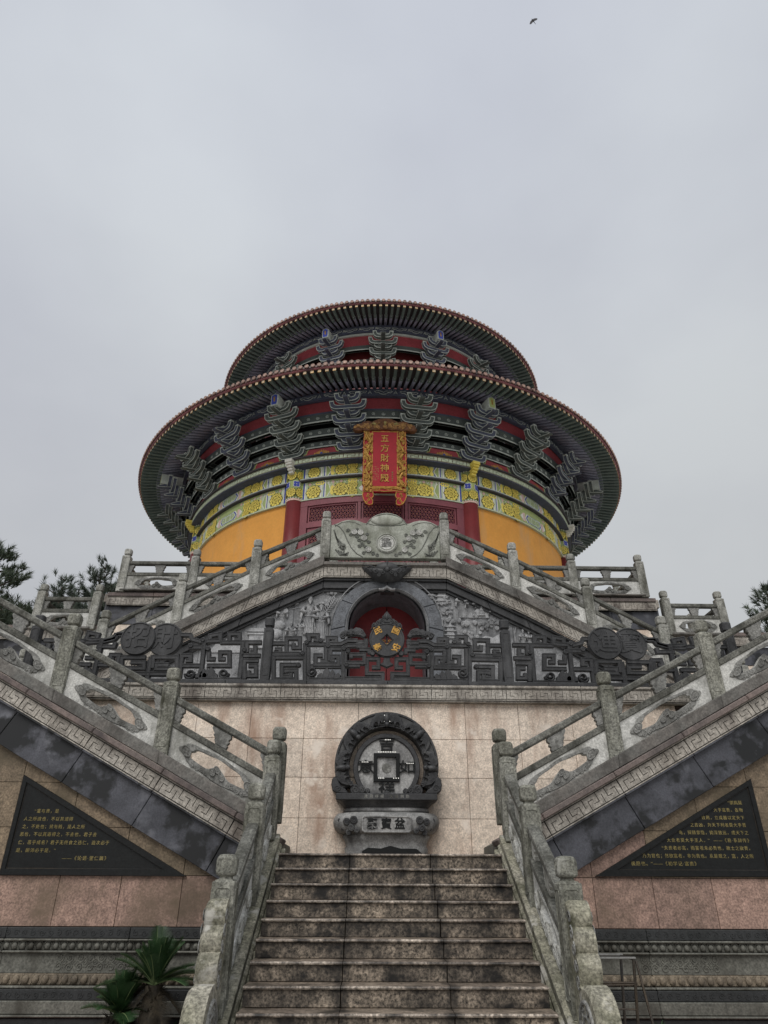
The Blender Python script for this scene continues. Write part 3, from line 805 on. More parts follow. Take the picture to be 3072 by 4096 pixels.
# ---------------------------------------------------------------- dark openwork balustrade on the terrace
DK_A = [[(-1.898, 3.377), (-1.447, 3.386)], [(-1.904, 3.557), (-1.679, 3.559)], [(-1.666, 3.384), (-1.685, 3.647), (-1.464, 3.65), (-1.454, 3.489), (-1.553, 3.488), (-1.558, 3.56)], [(-1.865, 3.454), (-1.78, 3.455), (-1.776, 3.404), (-1.876, 3.403)], [(-1.876, 3.352), (-1.843, 2.952), (-1.478, 2.956), (-1.488, 3.104), (-1.654, 3.102), (-1.651, 3.063)], [(-1.878, 3.316), (-1.373, 3.321)], [(-1.455, 3.199), (-1.73, 3.196), (-1.715, 3.003), (-1.569, 3.004), (-1.574, 3.073)], [(-1.373, 3.562), (-1.334, 2.913)], [(-1.372, 3.547), (-1.017, 3.55)], [(-1.31, 3.594), (-1.316, 3.703), (-1.165, 3.705), (-1.161, 3.616), (-1.231, 3.626)], [(-0.992, 3.556), (-0.997, 3.66), (-0.861, 3.661), (-0.859, 3.604), (-0.929, 3.603)], [(-0.992, 3.556), (-0.777, 3.558), (-0.668, 3.616), (-0.497, 3.618)], [(-0.989, 3.478), (-0.764, 3.475), (-0.665, 3.528), (-0.415, 3.541)], [(-1.026, 3.535), (-1.014, 3.269), (-1.103, 3.268)], [(-1.068, 3.36), (-1.187, 3.358), (-1.179, 3.207), (-0.804, 3.21), (-0.809, 3.342), (-0.918, 3.341), (-0.915, 3.28), (-0.866, 3.28)], [(-0.948, 3.463), (-0.94, 3.27)], [(-0.733, 3.455), (-0.715, 2.914)], [(-1.315, 3.501), (-1.283, 2.957), (-0.716, 2.963)], [(-0.763, 3.181), (-1.286, 3.176)]]
DK_B = [[(-0.696, 3.376), (-0.692, 3.237), (-0.379, 3.24), (-0.381, 3.379), (-0.601, 3.377), (-0.599, 3.321)], [(-0.691, 3.195), (-0.45, 3.197)], [(-0.684, 2.977), (-0.105, 2.982)], [(-0.078, 2.928), (-0.078, 3.064), (-0.335, 3.061), (-0.339, 3.31), (-0.148, 3.312), (-0.147, 3.167), (-0.255, 3.166)], [(-0.524, 3.59), (-0.316, 3.593)], [(-0.522, 3.519), (-0.357, 3.521), (-0.359, 3.649)], [(-0.466, 3.463), (-0.301, 3.465), (-0.299, 3.394)]]
DK_C = [[(-4.36, 3.677), (-4.524, 3.676), (-4.538, 3.604), (-4.693, 3.56), (-4.99, 3.542)], [(-3.439, 3.687), (-3.288, 3.689), (-3.25, 3.617), (-3.107, 3.576), (-2.779, 3.594), (-2.793, 3.708), (-2.955, 3.678), (-2.948, 3.62)], [(-3.963, 3.3), (-4.355, 3.296), (-4.321, 3.117), (-3.959, 3.121), (-3.976, 3.217), (-4.191, 3.215)], [(-3.811, 3.122), (-3.842, 3.301), (-3.45, 3.305), (-3.42, 3.112), (-3.755, 3.109), (-3.767, 3.177), (-3.565, 3.179)], [(-3.875, 3.3), (-3.875, 2.918)], [(-4.289, 3.022), (-3.408, 3.031)], [(-3.365, 2.95), (-3.37, 3.333), (-3.237, 3.335), (-3.225, 3.252), (-3.30, 3.251)], [(-3.348, 3.168), (-3.052, 3.171)], [(-3.04, 3.60), (-3.02, 2.913)], [(-2.628, 3.595), (-2.642, 3.71), (-2.476, 3.712), (-2.466, 3.625), (-2.549, 3.625)], [(-2.776, 3.565), (-2.403, 3.569), (-2.393, 2.919)], [(-2.944, 3.172), (-2.58, 3.175), (-2.605, 3.397), (-2.755, 3.396), (-2.742, 3.284), (-2.66, 3.285)], [(-2.949, 3.422), (-2.931, 3.282), (-2.823, 3.283)], [(-2.993, 2.94), (-2.379, 2.945)], [(-2.319, 3.4), (-2.337, 3.57), (-2.09, 3.572)], [(-2.395, 3.343), (-2.09, 3.347)], [(-2.194, 3.514), (-2.183, 3.401), (-2.265, 3.401)], [(-2.314, 2.959), (-2.346, 3.26), (-2.115, 3.262)], [(-2.269, 3.178), (-2.148, 3.179), (-2.132, 3.015), (-2.253, 3.014), (-2.261, 3.096)], [(-3.015, 3.506), (-3.011, 3.478), (-3.257, 3.475), (-3.267, 3.546)]]
dk = thing('dark_balustrade', 'black stone openwork balustrade with coin medallions along the terrace edge above the beige wall', 'balustrade', (0, YW, 2.925))
b = MB(); b.box(-.075, .075, -.075, .075, -1.085, -.20, .008)
for q in range(4):
    def f(s, z, t, q=q):
        x, y = s, -.075+t
        for _ in range(q): x, y = -y, x
        return (x, y, z)
    b.sweep([(-.035, -1.0), (.035, -1.0), (.05, -.98), (.05, -.27), (.035, -.25), (-.035, -.25), (-.05, -.27), (-.05, -.98)], [(-.005, .002), (-.003, -.006), (.003, -.006), (.005, .002)], f, closed=True)
dpost = fixn(b.mesh('newel_post', 'basalt'))
b = MB(); b.lathe([(.062, -.20), (.062, -.19), (.05, -.18), (.05, -.17), (.068, -.158), (.078, -.148), (.080, -.03), (.074, -.012), (.05, -.002), (0, 0)], 20, sq=3.6)
dfin = fixn(b.mesh('finial', 'basalt'))
for x in (-5.84, -1.985, 1.975, 5.76):
    p = put('newel_post', dpost, dk, T((x, YW, 4.005))); put('finial', dfin, p, T((x, YW, 4.005)))
YD = YW
n_ = [0]
def bars(lst, sg, w=.062, c=0.0, refl=None):
    for pth in lst:
        n_[0] += 1; e = (n_[0] % 5)*.0015
        P = [(sg*(x if refl is None else refl(x))-(0 if refl else 0), z) for x, z in pth]
        m_ = MB(); m_.sweep(P, strap(w, YD-.045+e, YD+.045-e), ident); part('scroll_bar', m_, 'basalt', dk)
for sg in (1, -1):
    bars(DK_A, sg, .070); bars(DK_B, sg, .068); bars(DK_C, sg, .070)
    bars([p for p in DK_C if p[0][0] > -3.6], sg, .070, refl=lambda x: -7.77-x)
    for i, (cx, cz) in enumerate([(-1.403, 3.392), (-1.344, 3.575), (-1.115, 3.61), (-1.454, 3.194), (-0.986, 3.525), (-0.724, 3.476), (-0.652, 3.435), (-0.675, 3.202), (-2.96, 3.45), (-3.06, 3.6), (-2.36, 3.44), (-3.25, 3.50)]):
        m_ = MB(); m_.disc(.040, (sg*cx, cz), YD-.052, YD+.03, ident, 14, .006); m_.ring(.028, .007, (sg*cx, cz), t=YD-.052)
        m_.disc(.010, (sg*cx, cz), YD-.060, YD-.05, ident, 8); part('scroll_knob', m_, 'basalt', dk)
    # curled leaves at the foot
    for (cx, cz, w, d) in ((-1.235, 3.085, .40, 1), (-2.66, 3.045, .24, -1), (-3.20, 3.03, .14, 1), (-5.1, 3.045, .24, 1)):
        m_ = MB()
        m_.sweep(spiral((sg*cx, cz), .085, 1.5, 18, pi if sg*d > 0 else 0, sg*d), [(-.022, YD+.03), (-.016, YD-.035), (0, YD-.05), (.016, YD-.035), (.022, YD+.03)], ident)
        for k in range(4):
            bx = sg*(cx+d*(.13+k*w*.23)); h = .11+.05*((k*2) % 3)
            dx = sg*d
            m_.ext([[(bx-.045, 2.965), (bx+.045, 2.965), (bx+.055*dx+.02, 2.965+h*.55), (bx+.03*dx, 2.965+h), (bx-.035*dx, 2.965+h*.6)]] if dx > 0 else [[(bx-.045, 2.965), (bx+.045, 2.965), (bx+.035, 2.965+h*.6), (bx-.03, 2.965+h), (bx-.075, 2.965+h*.55)]], YD-.03-.004*k, YD+.03, ident, .01)
        part('curled_leaf', m_, 'basalt', dk)
    # gap-closing low stone
    m_ = MB(); m_.box(sg*.72, sg*2.0, YD-.05, YD+.05, 2.925, 2.945, .003); m_.box(sg*2.0, sg*5.8, YD-.05, YD+.05, 2.925, 2.944, .003); part('bottom_rail', m_, 'basalt', dk)
m_ = MB(); m_.box(-.72, .72, YD-.05, YD+.05, 2.925, 2.947, .003); part('bottom_rail', m_, 'basalt', dk)
def coin(x, z, R, y, ch, hole=False):
    m_ = MB()
    if hole:
        h = .105
        m_.ext([[(x+R*math.cos(2*pi*i/36), z+R*math.sin(2*pi*i/36)) for i in range(36)], [(x, z-h), (x+h, z), (x, z+h), (x-h, z)]], y-.045, y+.045, ident, .008)
        m_.sweep([(x, z-h), (x+h, z), (x, z+h), (x-h, z)], bead(.010, y-.045), ident, closed=True)
    else:
        m_.disc(R, (x, z), y-.045, y+.045, ident, 36, .008)
    m_.sweep([(x+(R-.018)*math.cos(2*pi*i/36), z+(R-.018)*math.sin(2*pi*i/36)) for i in range(36)], bead(.013, y-.045), ident, closed=True)
    o = part('coin_medallion', m_, 'basalt', dk)
    if ch: put('character', text_mesh(ch, .40, .012, 'basalt', .006), o, T((x, y-.045, z-.0)) @ RXF)
    return o
for xs_, chs in (((-4.135, -3.70), '招財'), ((3.64, 4.075), '進寶')):
    coin(xs_[0], 3.61, .285, YD-.012 if xs_[0] < 0 else YD, chs[0]); coin(xs_[1], 3.612, .285, YD+(.03 if xs_[0] < 0 else .03), chs[1])
cc = coin(-.012, 3.625, .295, YD-.03, None, True)
for ch, dx, dz, a in (('民', -.15, .15, .5), ('國', .15, .15, -.5), ('泰', -.15, -.15, -.5), ('安', .15, -.15, .5)):
    put('character', text_mesh(ch, .145, .004, 'goldbright', .003), cc, T((-.012+dx, YD-.078, 3.625+dz)) @ RXF @ Matrix.Rotation(.4 if dx < 0 else -.4, 4, 'Z'))
# gold ornament inside the square hole
m_ = MB(); m_.tube([(-.012, YD-.02, 3.33), (-.012, YD-.02, 3.84)], .012, 8); m_.sph((-.012, YD-.03, 3.77), .02, 8, 6); m_.sph((-.012, YD-.03, 3.70), .016, 8, 6)
part('spindle', m_, 'basalt', cc)
m_ = MB(); m_.sweep([(-.085, 3.60), (-.06, 3.575), (-.012, 3.565), (.035, 3.575), (.06, 3.60)], bead(.012, YD-.02), ident)
m_.sweep(spiral((-.065, 3.61), .03, 1, 8), bead(.007, YD-.02), ident); m_.sweep(spiral((.042, 3.61), .03, 1, 8, pi, -1), bead(.007, YD-.02), ident)
part('gold_scroll', m_, 'goldbright', cc)
# crest above the centre coin: curled leaves, a bead of scrolls down each side
m_ = MB()
m_.ext([[(-.30, 3.80), (-.24, 3.88), (-.25, 3.93), (-.17, 3.94), (-.14, 4.0), (-.08, 4.01), (-.06, 4.08), (-.012, 4.14), (.036, 4.08), (.056, 4.01), (.116, 4.0), (.146, 3.94), (.226, 3.93), (.216, 3.88), (.276, 3.80), (.19, 3.85), (.10, 3.915), (-.012, 3.93), (-.124, 3.915), (-.214, 3.85)]], YD-.04, YD+.03, ident, .012)
for sx in (-1, 1):
    for (dx, dz, r) in ((.07, .36, .045), (.14, .33, .04), (.21, .27, .045), (.045, .43, .03)):
        m_.sweep(spiral((-.012+sx*dx, 3.625+dz-.03), r, 1.3, 12, pi/2, -sx), bead(.010, YD-.04), ident, caps=False)
m_.sph((-.012, YD-.05, 4.03), (.025, .02, .05), 8, 6)
part('crest', m_, 'basalt', dk)
for sx in (-1, 1):
    m_ = MB()   # dragon-like scroll running down beside the coin
    m_.ext([[(-.012+sx*x, z) for x, z in [(.34, 3.70), (.40, 3.80), (.45, 3.83), (.52, 3.84), (.56, 3.81), (.60, 3.82), (.66, 3.78), (.70, 3.79), (.76, 3.76), (.79, 3.70), (.76, 3.65), (.70, 3.655), (.72, 3.70), (.66, 3.70), (.60, 3.68), (.52, 3.70), (.44, 3.69), (.38, 3.66)]]], YD-.055, YD+.02, ident, .012)
    for i in range(5): m_.sweep(spiral((-.012+sx*(.42+i*.075), 3.765-.012*i), .035, 1.2, 10, i, sx), bead(.008, YD-.055), ident, caps=False)
    m_.sweep(spiral((-.012+sx*.74, 3.70), .055, 1.3, 14, 0, sx), bead(.012, YD-.055), ident)
    part('dragon_scroll', m_, 'basalt', dk)
for sx in (-1, 1):
    m_ = MB(); m_.disc(.045, (-.012+sx*.235, 3.40), YD-.06, YD+.02, ident, 16, .005); m_.ring(.034, .006, (-.012+sx*.235, 3.40), t=YD-.06); part('small_coin', m_, 'basalt', dk)
m_ = MB(); m_.ext([[(-.06, 3.33), (.036, 3.33), (.05, 3.25), (.10, 3.21), (-.012, 3.16), (-.124, 3.21), (-.074, 3.25)]], YD-.055, YD+.03, ident, .01); part('tassel_base', m_, 'basalt', dk)

# ---------------------------------------------------------------- basin sculpture on the landing
bs = thing('stone_basin_sculpture', 'dark carved stone treasure basin holding a giant square-holed coin against the beige wall', 'sculpture', (0, 10.6, .354))
YB = 10.72; cx = -.015; cz = 1.60
# big bat-carved ring
def arc(cx, cz, R, a0, a1, n): return [(cx+R*math.cos(a0+(a1-a0)*i/n), cz+R*math.sin(a0+(a1-a0)*i/n)) for i in range(n+1)]
m_ = MB()
outer = arc(cx, cz+.02, .775, rad(-28), rad(208), 40); inner = arc(cx, cz, .565, rad(208), rad(-28), 36)
m_.ext([outer+inner], YB-.10, YB+.15, ident, .03); ringo = part('bat_ring', m_, 'ringstone', bs)
m_ = MB(); m_.sweep(arc(cx, cz+.02, .755, rad(-25), rad(205), 40), bead(.02, YB-.10), ident); m_.sweep(arc(cx, cz, .58, rad(-25), rad(205), 40), bead(.012, YB-.10), ident)
part('ring_bead', m_, 'basin', ringo)
def bat():
    b = MB(); b.smooth = True
    b.sph((0, -.02, 0), (.045, .05, .075), 10, 8); b.sph((0, -.05, -.075), (.035, .035, .035), 8, 6)
    b.smooth = False
    for sx in (-1, 1):
        b.ext([[(sx*x, z) for x, z in [(.02, .05), (.07, .085), (.13, .07), (.19, .01), (.215, -.07), (.20, -.13), (.165, -.085), (.15, -.02), (.12, -.06), (.105, -.10), (.085, -.03), (.06, -.06), (.04, -.02)]]], -.03, .03, ident, .012)
        for i in range(5):
            b.sweep([(sx*.03, .04-.01*i), (sx*(.09+.015*i), .05-.022*i), (sx*(.16+.01*i), -.0-.03*i)], bead(.006, -.028), ident)
        b.sweep(spiral((sx*.19, -.105), .03, 1.2, 9, 0, sx), bead(.009, -.03), ident)
        b.sph((sx*.014, -.085, -.07), .006, 6, 4)
    return fixn(b.mesh('bat', 'basin'))
batm = bat()
for a in (90, 138, 42, 184, -4):
    w = rad(a); R_ = .668
    put('bat', batm, bs, T((cx+R_*math.cos(w), YB-.11, cz+.01+R_*math.sin(w))) @ Matrix.Rotation(-(w-pi/2), 4, 'Y') @ Matrix.Scale(1.18, 4))
# coin: pale disc, dark rim, square hole surround
m_ = MB(); m_.box(cx-.25, cx+.25, YB+.03, YB+.16, 1.20, 2.0, .01); part('coin_support', m_, 'basin', bs)
m_ = MB(); m_.disc(.435, (cx, cz-.02), YB-.045, YB+.03, ident, 40, .006); cf = part('coin_face', m_, 'basinlight', bs)
m_ = MB(); m_.ext([arc(cx, cz-.02, .50, 0, 2*pi*47/48, 47), list(reversed(arc(cx, cz-.02, .425, 0, 2*pi*47/48, 47)))], YB-.075, YB+.03, ident, .012); part('coin_rim', m_, 'basin', bs)
m_ = MB(); m_.ext([[(cx-.195, cz-.215), (cx+.195, cz-.215), (cx+.195, cz+.19), (cx-.195, cz+.19)], [(cx-.14, cz-.155), (cx+.14, cz-.155), (cx+.14, cz+.13), (cx-.14, cz+.13)]], YB-.085, YB-.04, ident, .008); part('square_surround', m_, 'plate', cf)
m_ = MB(); m_.disc(.07, (cx, cz-.02), YB-.052, YB-.04, ident, 20); part('centre_boss', m_, 'relief', cf)
for ch, dx, dz in (('吉', 0, .300), ('如', .310, -.015), ('祥', 0, -.305), ('意', -.310, -.015)):
    put('character', text_mesh(ch, .235, .016, 'plate', .002), cf, T((cx+dx, YB-.058, cz+dz+.0)) @ RXF @ Matrix.Diagonal((1.08, .82, 1, 1)))
# white LED points along the carving
led = MB(); led.sph((0, 0, 0), .0072, 6, 4); ledm = led.mesh('led_point', 'led')
pts = [(-.035+.024*i, cz+.382) for i in range(4)]+[(-.14+.026*i, cz+.205) for i in range(11)]+[(-.13+.024*i, cz-.165) for i in range(4)]+[(.09+.035*i, cz-.165) for i in range(3)]+[(-.38+.028*i, cz+.060) for i in range(4)]+[(.29+.03*i, cz+.045) for i in range(4)]+[(-.05, 2.24), (-.05, 2.33), (.03, 2.24)]
for x, z in pts: put('led_point', ledm, bs, T((x, YB-.085 if z < 2.2 else YB-.16, z)))
# cloud scrolls along the bottom
m_ = MB()
for i, (dx, r) in enumerate(((-.46, .075), (-.36, .055), (-.28, .04), (.28, .04), (.36, .055), (.46, .075))):
    m_.disc(r, (cx+dx, 1.235+r*.5), YB-.13+.003*i, YB-.02, ident, 16, .01)
    m_.sweep(spiral((cx+dx, 1.235+r*.5), r*.75, 1.4, 14, pi/2, 1 if dx > 0 else -1), bead(.012, YB-.13+.003*i), ident, caps=False)
m_.disc(.06, (cx, 1.20), YB-.125, YB-.02, ident, 20, .01)
part('cloud_scrolls', m_, 'basin', bs, kind='stuff')
# shelf with scrolled ears and lettering
m_ = MB(); m_.box(cx-.735, cx+.735, YB-.20, YB+.18, 1.125, 1.215, .008); sh = part('shelf', m_, 'basin', bs)
for sx in (-1, 1):
    m_ = MB(); m_.ext([[(cx+sx*x, z) for x, z in [(.56, 1.215), (.735, 1.215), (.79, 1.25), (.81, 1.33), (.80, 1.41), (.76, 1.445), (.72, 1.42), (.70, 1.36), (.66, 1.30), (.60, 1.27)]]], YB-.18, YB+.12, ident, .015)
    m_.sweep(spiral((cx+sx*.72, 1.29), .05, 1.3, 14, 0, sx), bead(.01, YB-.18), ident, caps=False); part('shelf_ear', m_, 'basin', bs)
put('lettering', text_mesh('歲  月  崢  嶸      天  道  酬  勤',   .050, .002, 'relief_pale', 0), sh, T((cx, YB-.201, 1.170)) @ RXF)
# basin body: stacked mouldings, half round in plan
def half(prof, mk, nm, ex=.62):
    m_ = MB(); vs = []; n = 28
    for hw, dp, z in prof:
        for k in range(n+1):
            w = pi+pi*k/n; c_, s_ = math.cos(w), math.sin(w)
            q = (abs(c_)**4+abs(s_)**4)**(-.25)
            vs.append((cx+hw*c_*q, YB+.17+dp*s_*q, z))
    for i in range(len(prof)-1):
        for k in range(n): m_.f.append((i*(n+1)+k, i*(n+1)+k+1, (i+1)*(n+1)+k+1, (i+1)*(n+1)+k)); m_.m.append(0); m_.sm.append(True)
    m_.v = vs; return part(nm, m_, mk, bs)
half([(.72, .35, 1.124), (.69, .33, 1.11), (.64, .30, 1.06), (.61, .285, 1.035)], 'basin', 'neck_moulding')
half([(.61, .28, 1.033), (.63, .30, 1.01), (.63, .30, .985), (.60, .285, .975)], 'basinlight', 'neck_fillet')
half([(.60, .285, .974), (.72, .34, .955), (.765, .37, .90), (.775, .375, .84), (.755, .37, .77), (.70, .34, .71), (.62, .30, .685)], 'bowl', 'basin_bowl')
half([(.62, .30, .684), (.64, .31, .66), (.60, .29, .60), (.58, .28, .54), (.60, .29, .50), (.59, .29, .40), (.60, .29, .352)], 'bowl', 'basin_foot')
m_ = MB(); m_.ext([[(cx-.34, .715), (cx-.30, .70), (cx+.30, .70), (cx+.34, .715), (cx+.345, .885), (cx+.31, .905), (cx-.31, .905), (cx-.345, .885)]], YB-.225, YB-.16, ident, .01)
m_.sweep([(cx-.34, .725), (cx-.31, .705), (cx+.31, .705), (cx+.34, .725), (cx+.345, .88), (cx+.31, .90), (cx-.31, .90), (cx-.345, .88)], bead(.012, YB-.225), ident, closed=True)
np_ = part('name_panel', m_, 'basinlight', bs)
for ch, dx in (('聚', -.205), ('寶', -.005), ('盆', .185)):
    put('character', text_mesh(ch, .150, .006, 'plate', .004), np_, T((cx+dx, YB-.227, .802)) @ RXF)
for sx in (-1, 1):
    m_ = MB()
    for (dx, dz, r) in ((.47, .86, .055), (.57, .84, .05), (.50, .76, .05), (.61, .77, .045), (.42, .72, .04), (.66, .86, .04), (.54, .70, .04)):
        yy = YB-.20+(.10 if dx > .6 else .03 if dx > .5 else .0)
        m_.disc(r, (cx+sx*dx, dz), yy-.02, yy+.06, ident, 14, .008); m_.sweep(spiral((cx+sx*dx, dz), r*.8, 1.4, 12, dx*9, sx), bead(.009, yy-.02), ident, caps=False)
    part('cloud_carving', m_, 'basin', bs)
m_ = MB(); m_.ext([[(cx-.36, .36), (cx+.50, .36), (cx+.50, .44), (cx+.42, .50), (cx+.20, .50), (cx+.05, .535), (cx-.08, .50), (cx-.26, .51), (cx-.34, .47)]], YB-.150, YB-.1, ident, .01); part('foot_apron', m_, 'plate', bs)
# ---------------------------------------------------------------- gable terrace: flights meeting over the arched door
YG = 13.4
GX = [0, 1.32, 2.80, 4.32, 5.79, 7.25]; GZt = [7.465, 7.465, 6.73, 5.89, 5.045, 4.20]
def gtop(x):
    x = abs(x)
    for i in range(1, len(GX)-1):
        if x <= GX[i+1]: 
            if x <= GX[1]: return 7.465
            w = (x-GX[i])/(GX[i+1]-GX[i]); return GZt[i]*(1-w)+GZt[i+1]*w
    return GZt[-1]-.575*(x-GX[-1])
for sg, side in ((-1, 'left'), (1, 'right')):
    balustrade('carved balustrade sloping down to the %s from the ingot panel over the arched door' % side, 'balustrades on the gable flights', (0, YG, 0), (sg, 0, 0), sg < 0, [(x, z) for x, z in zip(GX[1:], GZt[1:])], 'light', curb=.16)
gw = thing('gable_wall', 'grey stone gable wall with key pattern coping around the arched red door', 'wall', (0, YG+.1, 2.92))
GXs = [0, .45, 1.32, 2.0, 2.8, 3.56, 4.32, 5.05, 5.79, 6.5, 7.25, 8.0]
for sg in (-1, 1):
    for a, c in zip(GXs[:-1], GXs[1:]):
        e = .0025
        sl_ = 0 if c < 1.33 else .56
        def Xg(s, y, z, a=a, c=c, sl_=sl_):
            s2 = s-(z+1.30)*sl_*.76*(1 if s > 1.33 or a > 1.33 else 0)*min(1, max(0, (s-1.32)/.3) if a < 1.4 else 1)
            return (sg*s2, y, z+gtop(s2))
        st_ = 1.165+.155
        m_ = MB(); m_.box(a+e, c-e, YG-.17, YG+.2, -1.375, -1.30, .01, X=Xg); part('ledge_stone', m_, 'base', gw)
        m_ = MB()
        fret(m_, a+e, c-e, -1.645, -1.378, lambda s, z, tt: Xg(s, YG-.10+tt, z), max(1, round((c-a)/.27)), .013); part('fret_stone', m_, ['fret', 'fretgap'], gw)
        m_ = MB(); m_.box(a+e, c-e, YG-.07, YG+.2, -1.70, -1.648, .008, X=Xg); m_.box(a+e, c-e, YG-.02, YG+.2, -1.86, -1.702, .008, X=Xg); m_.box(a+e, c-e, YG+.03, YG+.2, -1.92, -1.862, .006, X=Xg)
        part('coping_moulding', m_, 'basalt', gw)
AX, AR, AZ = .05, .80, 4.78
NA = 28
def archpts(R, z0, n=NA, rev=False):
    p = [(AX-R, z0)]+[(AX+R*math.cos(pi-pi*i/n), AZ+R*math.sin(pi-pi*i/n)) for i in range(n+1)]+[(AX+R, z0)]
    return list(reversed(p)) if rev else p
# wall face, in panels with joints, hole for the arch
low = lambda x: gtop(x)-1.92
poly_l = [(-7.9, 2.92), (-7.9, low(7.9)), (-7.25, low(7.25)), (-5.79, low(5.79)), (-4.32, low(4.32)), (-2.8, low(2.8)), (-1.32, low(1.32)), (AX, low(0))]
JV = [-7.9, -4.9, -3.75, -2.62, -1.86, -1.17]
def lowz(x): return low(x)
for sg in (-1, 1):
    xs_ = [1.17, 1.92, 2.68, 3.8, 4.95, 7.9]
    for a, c in zip(xs_[:-1], xs_[1:]):
        top = sorted(set([a+.003, c-.003]+[x for x in GX if a < x < c]))
        m_ = MB(); m_.ext([[(sg*(a+.003), 2.93)]+[(sg*x, low(x)+.02) for x in top]+[(sg*(c-.003), 2.93)]], YG+.10, YG+.16, ident, .003)
        part('carved_slab', m_, 'reliefwall', gw)
m_ = MB()
m_.ext([[(-1.165, 2.93), (-1.165, low(0)+.02), (1.165, low(0)+.02), (1.165, 2.93)]+archpts(1.0, 2.93, rev=True)], YG+.10, YG+.16, ident)
part('carved_slab', m_, 'reliefwall', gw)
m_ = MB()
for sg in (-1, 1): m_.ext([[(sg*x, z) for x, z in [(.90, 2.93), (7.95, 2.93), (7.95, 3.2), (7.25, low(7.25)), (5.79, low(5.79)+.4), (1.32, low(1.32)+.4), (.90, low(0)+.4)]]], YG+.17, 15.85)
m_.box(-.9, .9, YG+1.0, 15.85, 5.60, 6.2); m_.box(-.9, .9, YG+.17, YG+1.0, 5.72, 6.2)
part('gable_body', m_, 'moulding', gw)
# base moulding of the relief wall seen through the openwork
for sg in (-1, 1):
    for z0, z1, y0, mk in ((2.93, 3.20, YG-.02, 'reliefwall'), (3.20, 3.26, YG+.0, 'basalt'), (3.26, 3.42, YG+.05, 'carve'), (3.42, 3.47, YG+.0, 'reliefwall'), (3.47, 3.60, YG+.04, 'carve')):
        m_ = MB(); m_.box(sg*1.20, sg*7.8, y0, YG+.12, z0, z1, .012); part('base_moulding', m_, mk, gw)
    pb = MB(); pb.smooth = True; pb.sph((0, 0, 0), (.045, .03, .055), 10, 6); pm_ = cached('gpet', lambda: fixn(pb.mesh('petal', 'carve')))
    for i in range(44): put('petal', pm_, gw, T((sg*(1.3+i*.13), YG+.045, 3.34)))

# ---------------------------------------------------------------- arched doorway
ad = thing('arched_doorway', 'round-arched doorway with blue grey stone surround and red double door', 'door', (AX, YG, 2.92))
# surround in voussoir blocks
for i, (a0, a1) in enumerate(((180, 146), (146, 90), (90, 30), (30, 0))):
    n = 12; e = .004
    o_ = [(AX+1.165*math.cos(rad(a0+(a1-a0)*k/n)), AZ-.1+1.165*math.sin(rad(a0+(a1-a0)*k/n))) for k in range(n+1)]
    i_ = [(AX+.87*math.cos(rad(a1+(a0-a1)*k/n)), AZ-.03+.87*math.sin(rad(a1+(a0-a1)*k/n))) for k in range(n+1)]
    m_ = MB(); m_.ext([o_+i_], YG-.03, YG+.17, ident, .02); part('arch_stone', m_, 'archstone', ad)
for sg in (-1, 1):
    m_ = MB(); m_.ext([[(AX+sg*.87, 2.93), (AX+sg*1.165, 2.93), (AX+sg*1.165, AZ-.105), (AX+sg*.87, AZ-.035)]], YG-.03, YG+.17, ident, .02); part('arch_stone', m_, 'archstone', ad)
m_ = MB(); m_.sweep(archpts(.845, 2.93), [(-.03, YG+.3), (-.03, YG+.0), (0, YG-.045), (.025, YG-.02), (.03, YG+.1)], ident); part('inner_moulding', m_, 'reliefwall', ad)
m_ = MB(); m_.sweep(archpts(1.15, 2.93)[1:-1], bead(.012, YG-.03), ident); part('outer_bead', m_, 'reliefwall', ad)
m_ = MB(); m_.sweep(archpts(.80, 2.93), [(-.02, YG+.05), (-.02, YG+.98), (0, YG+1.0)], ident); part('reveal', m_, 'archstone', ad)
for sg in (-1, 1):
    lf = MB(); n = 14
    pts = [(AX+sg*.006, 2.94)]+[(AX+sg*.82*math.sin(pi/2*i/n)+sg*.006*(1-i/n), AZ+.82*math.cos(pi/2*i/n)) for i in range(n+1)]+[(AX+sg*.82, 2.94)]
    lf.ext([pts], YG+.92, YG+.98, ident, .004); l_ = part('door_leaf', lf, 'red', ad)
    m_ = MB(); m_.box(AX+sg*.01, AX+sg*.81, YG+.90, YG+.922, 4.76, 4.80, .004); part('door_rail', m_, 'maroon', ad)
    kb = MB(); kb.smooth = True; kb.sph((0, 0, 0), (.018, .018, .018), 8, 5); km = cached('stud', lambda: fixn(kb.mesh('stud', 'maroon')))
    for i in range(10):
        for z in (4.84, 4.40, 3.9): put('stud', km, l_, T((AX+sg*(.06+i*.078), YG+.915, z)))
# faint scroll carving on the surround
for sg in (-1, 1):
    m_ = MB()
    for k in range(9):
        w = rad(8+k*17) if sg > 0 else rad(180-8-k*17)
        if k > 4: continue
        c_ = (AX+1.015*math.cos(w), AZ-.06+1.015*math.sin(w))
        m_.sweep(spiral(c_, .05, 1.3, 12, k, sg), bead(.006, YG-.03), ident, caps=False)
        m_.sweep([(c_[0]-.05, c_[1]-.07), (c_[0], c_[1]-.055), (c_[0]+.05, c_[1]-.07)], bead(.005, YG-.03), ident)
    part('surround_carving', m_, 'archstone', ad)

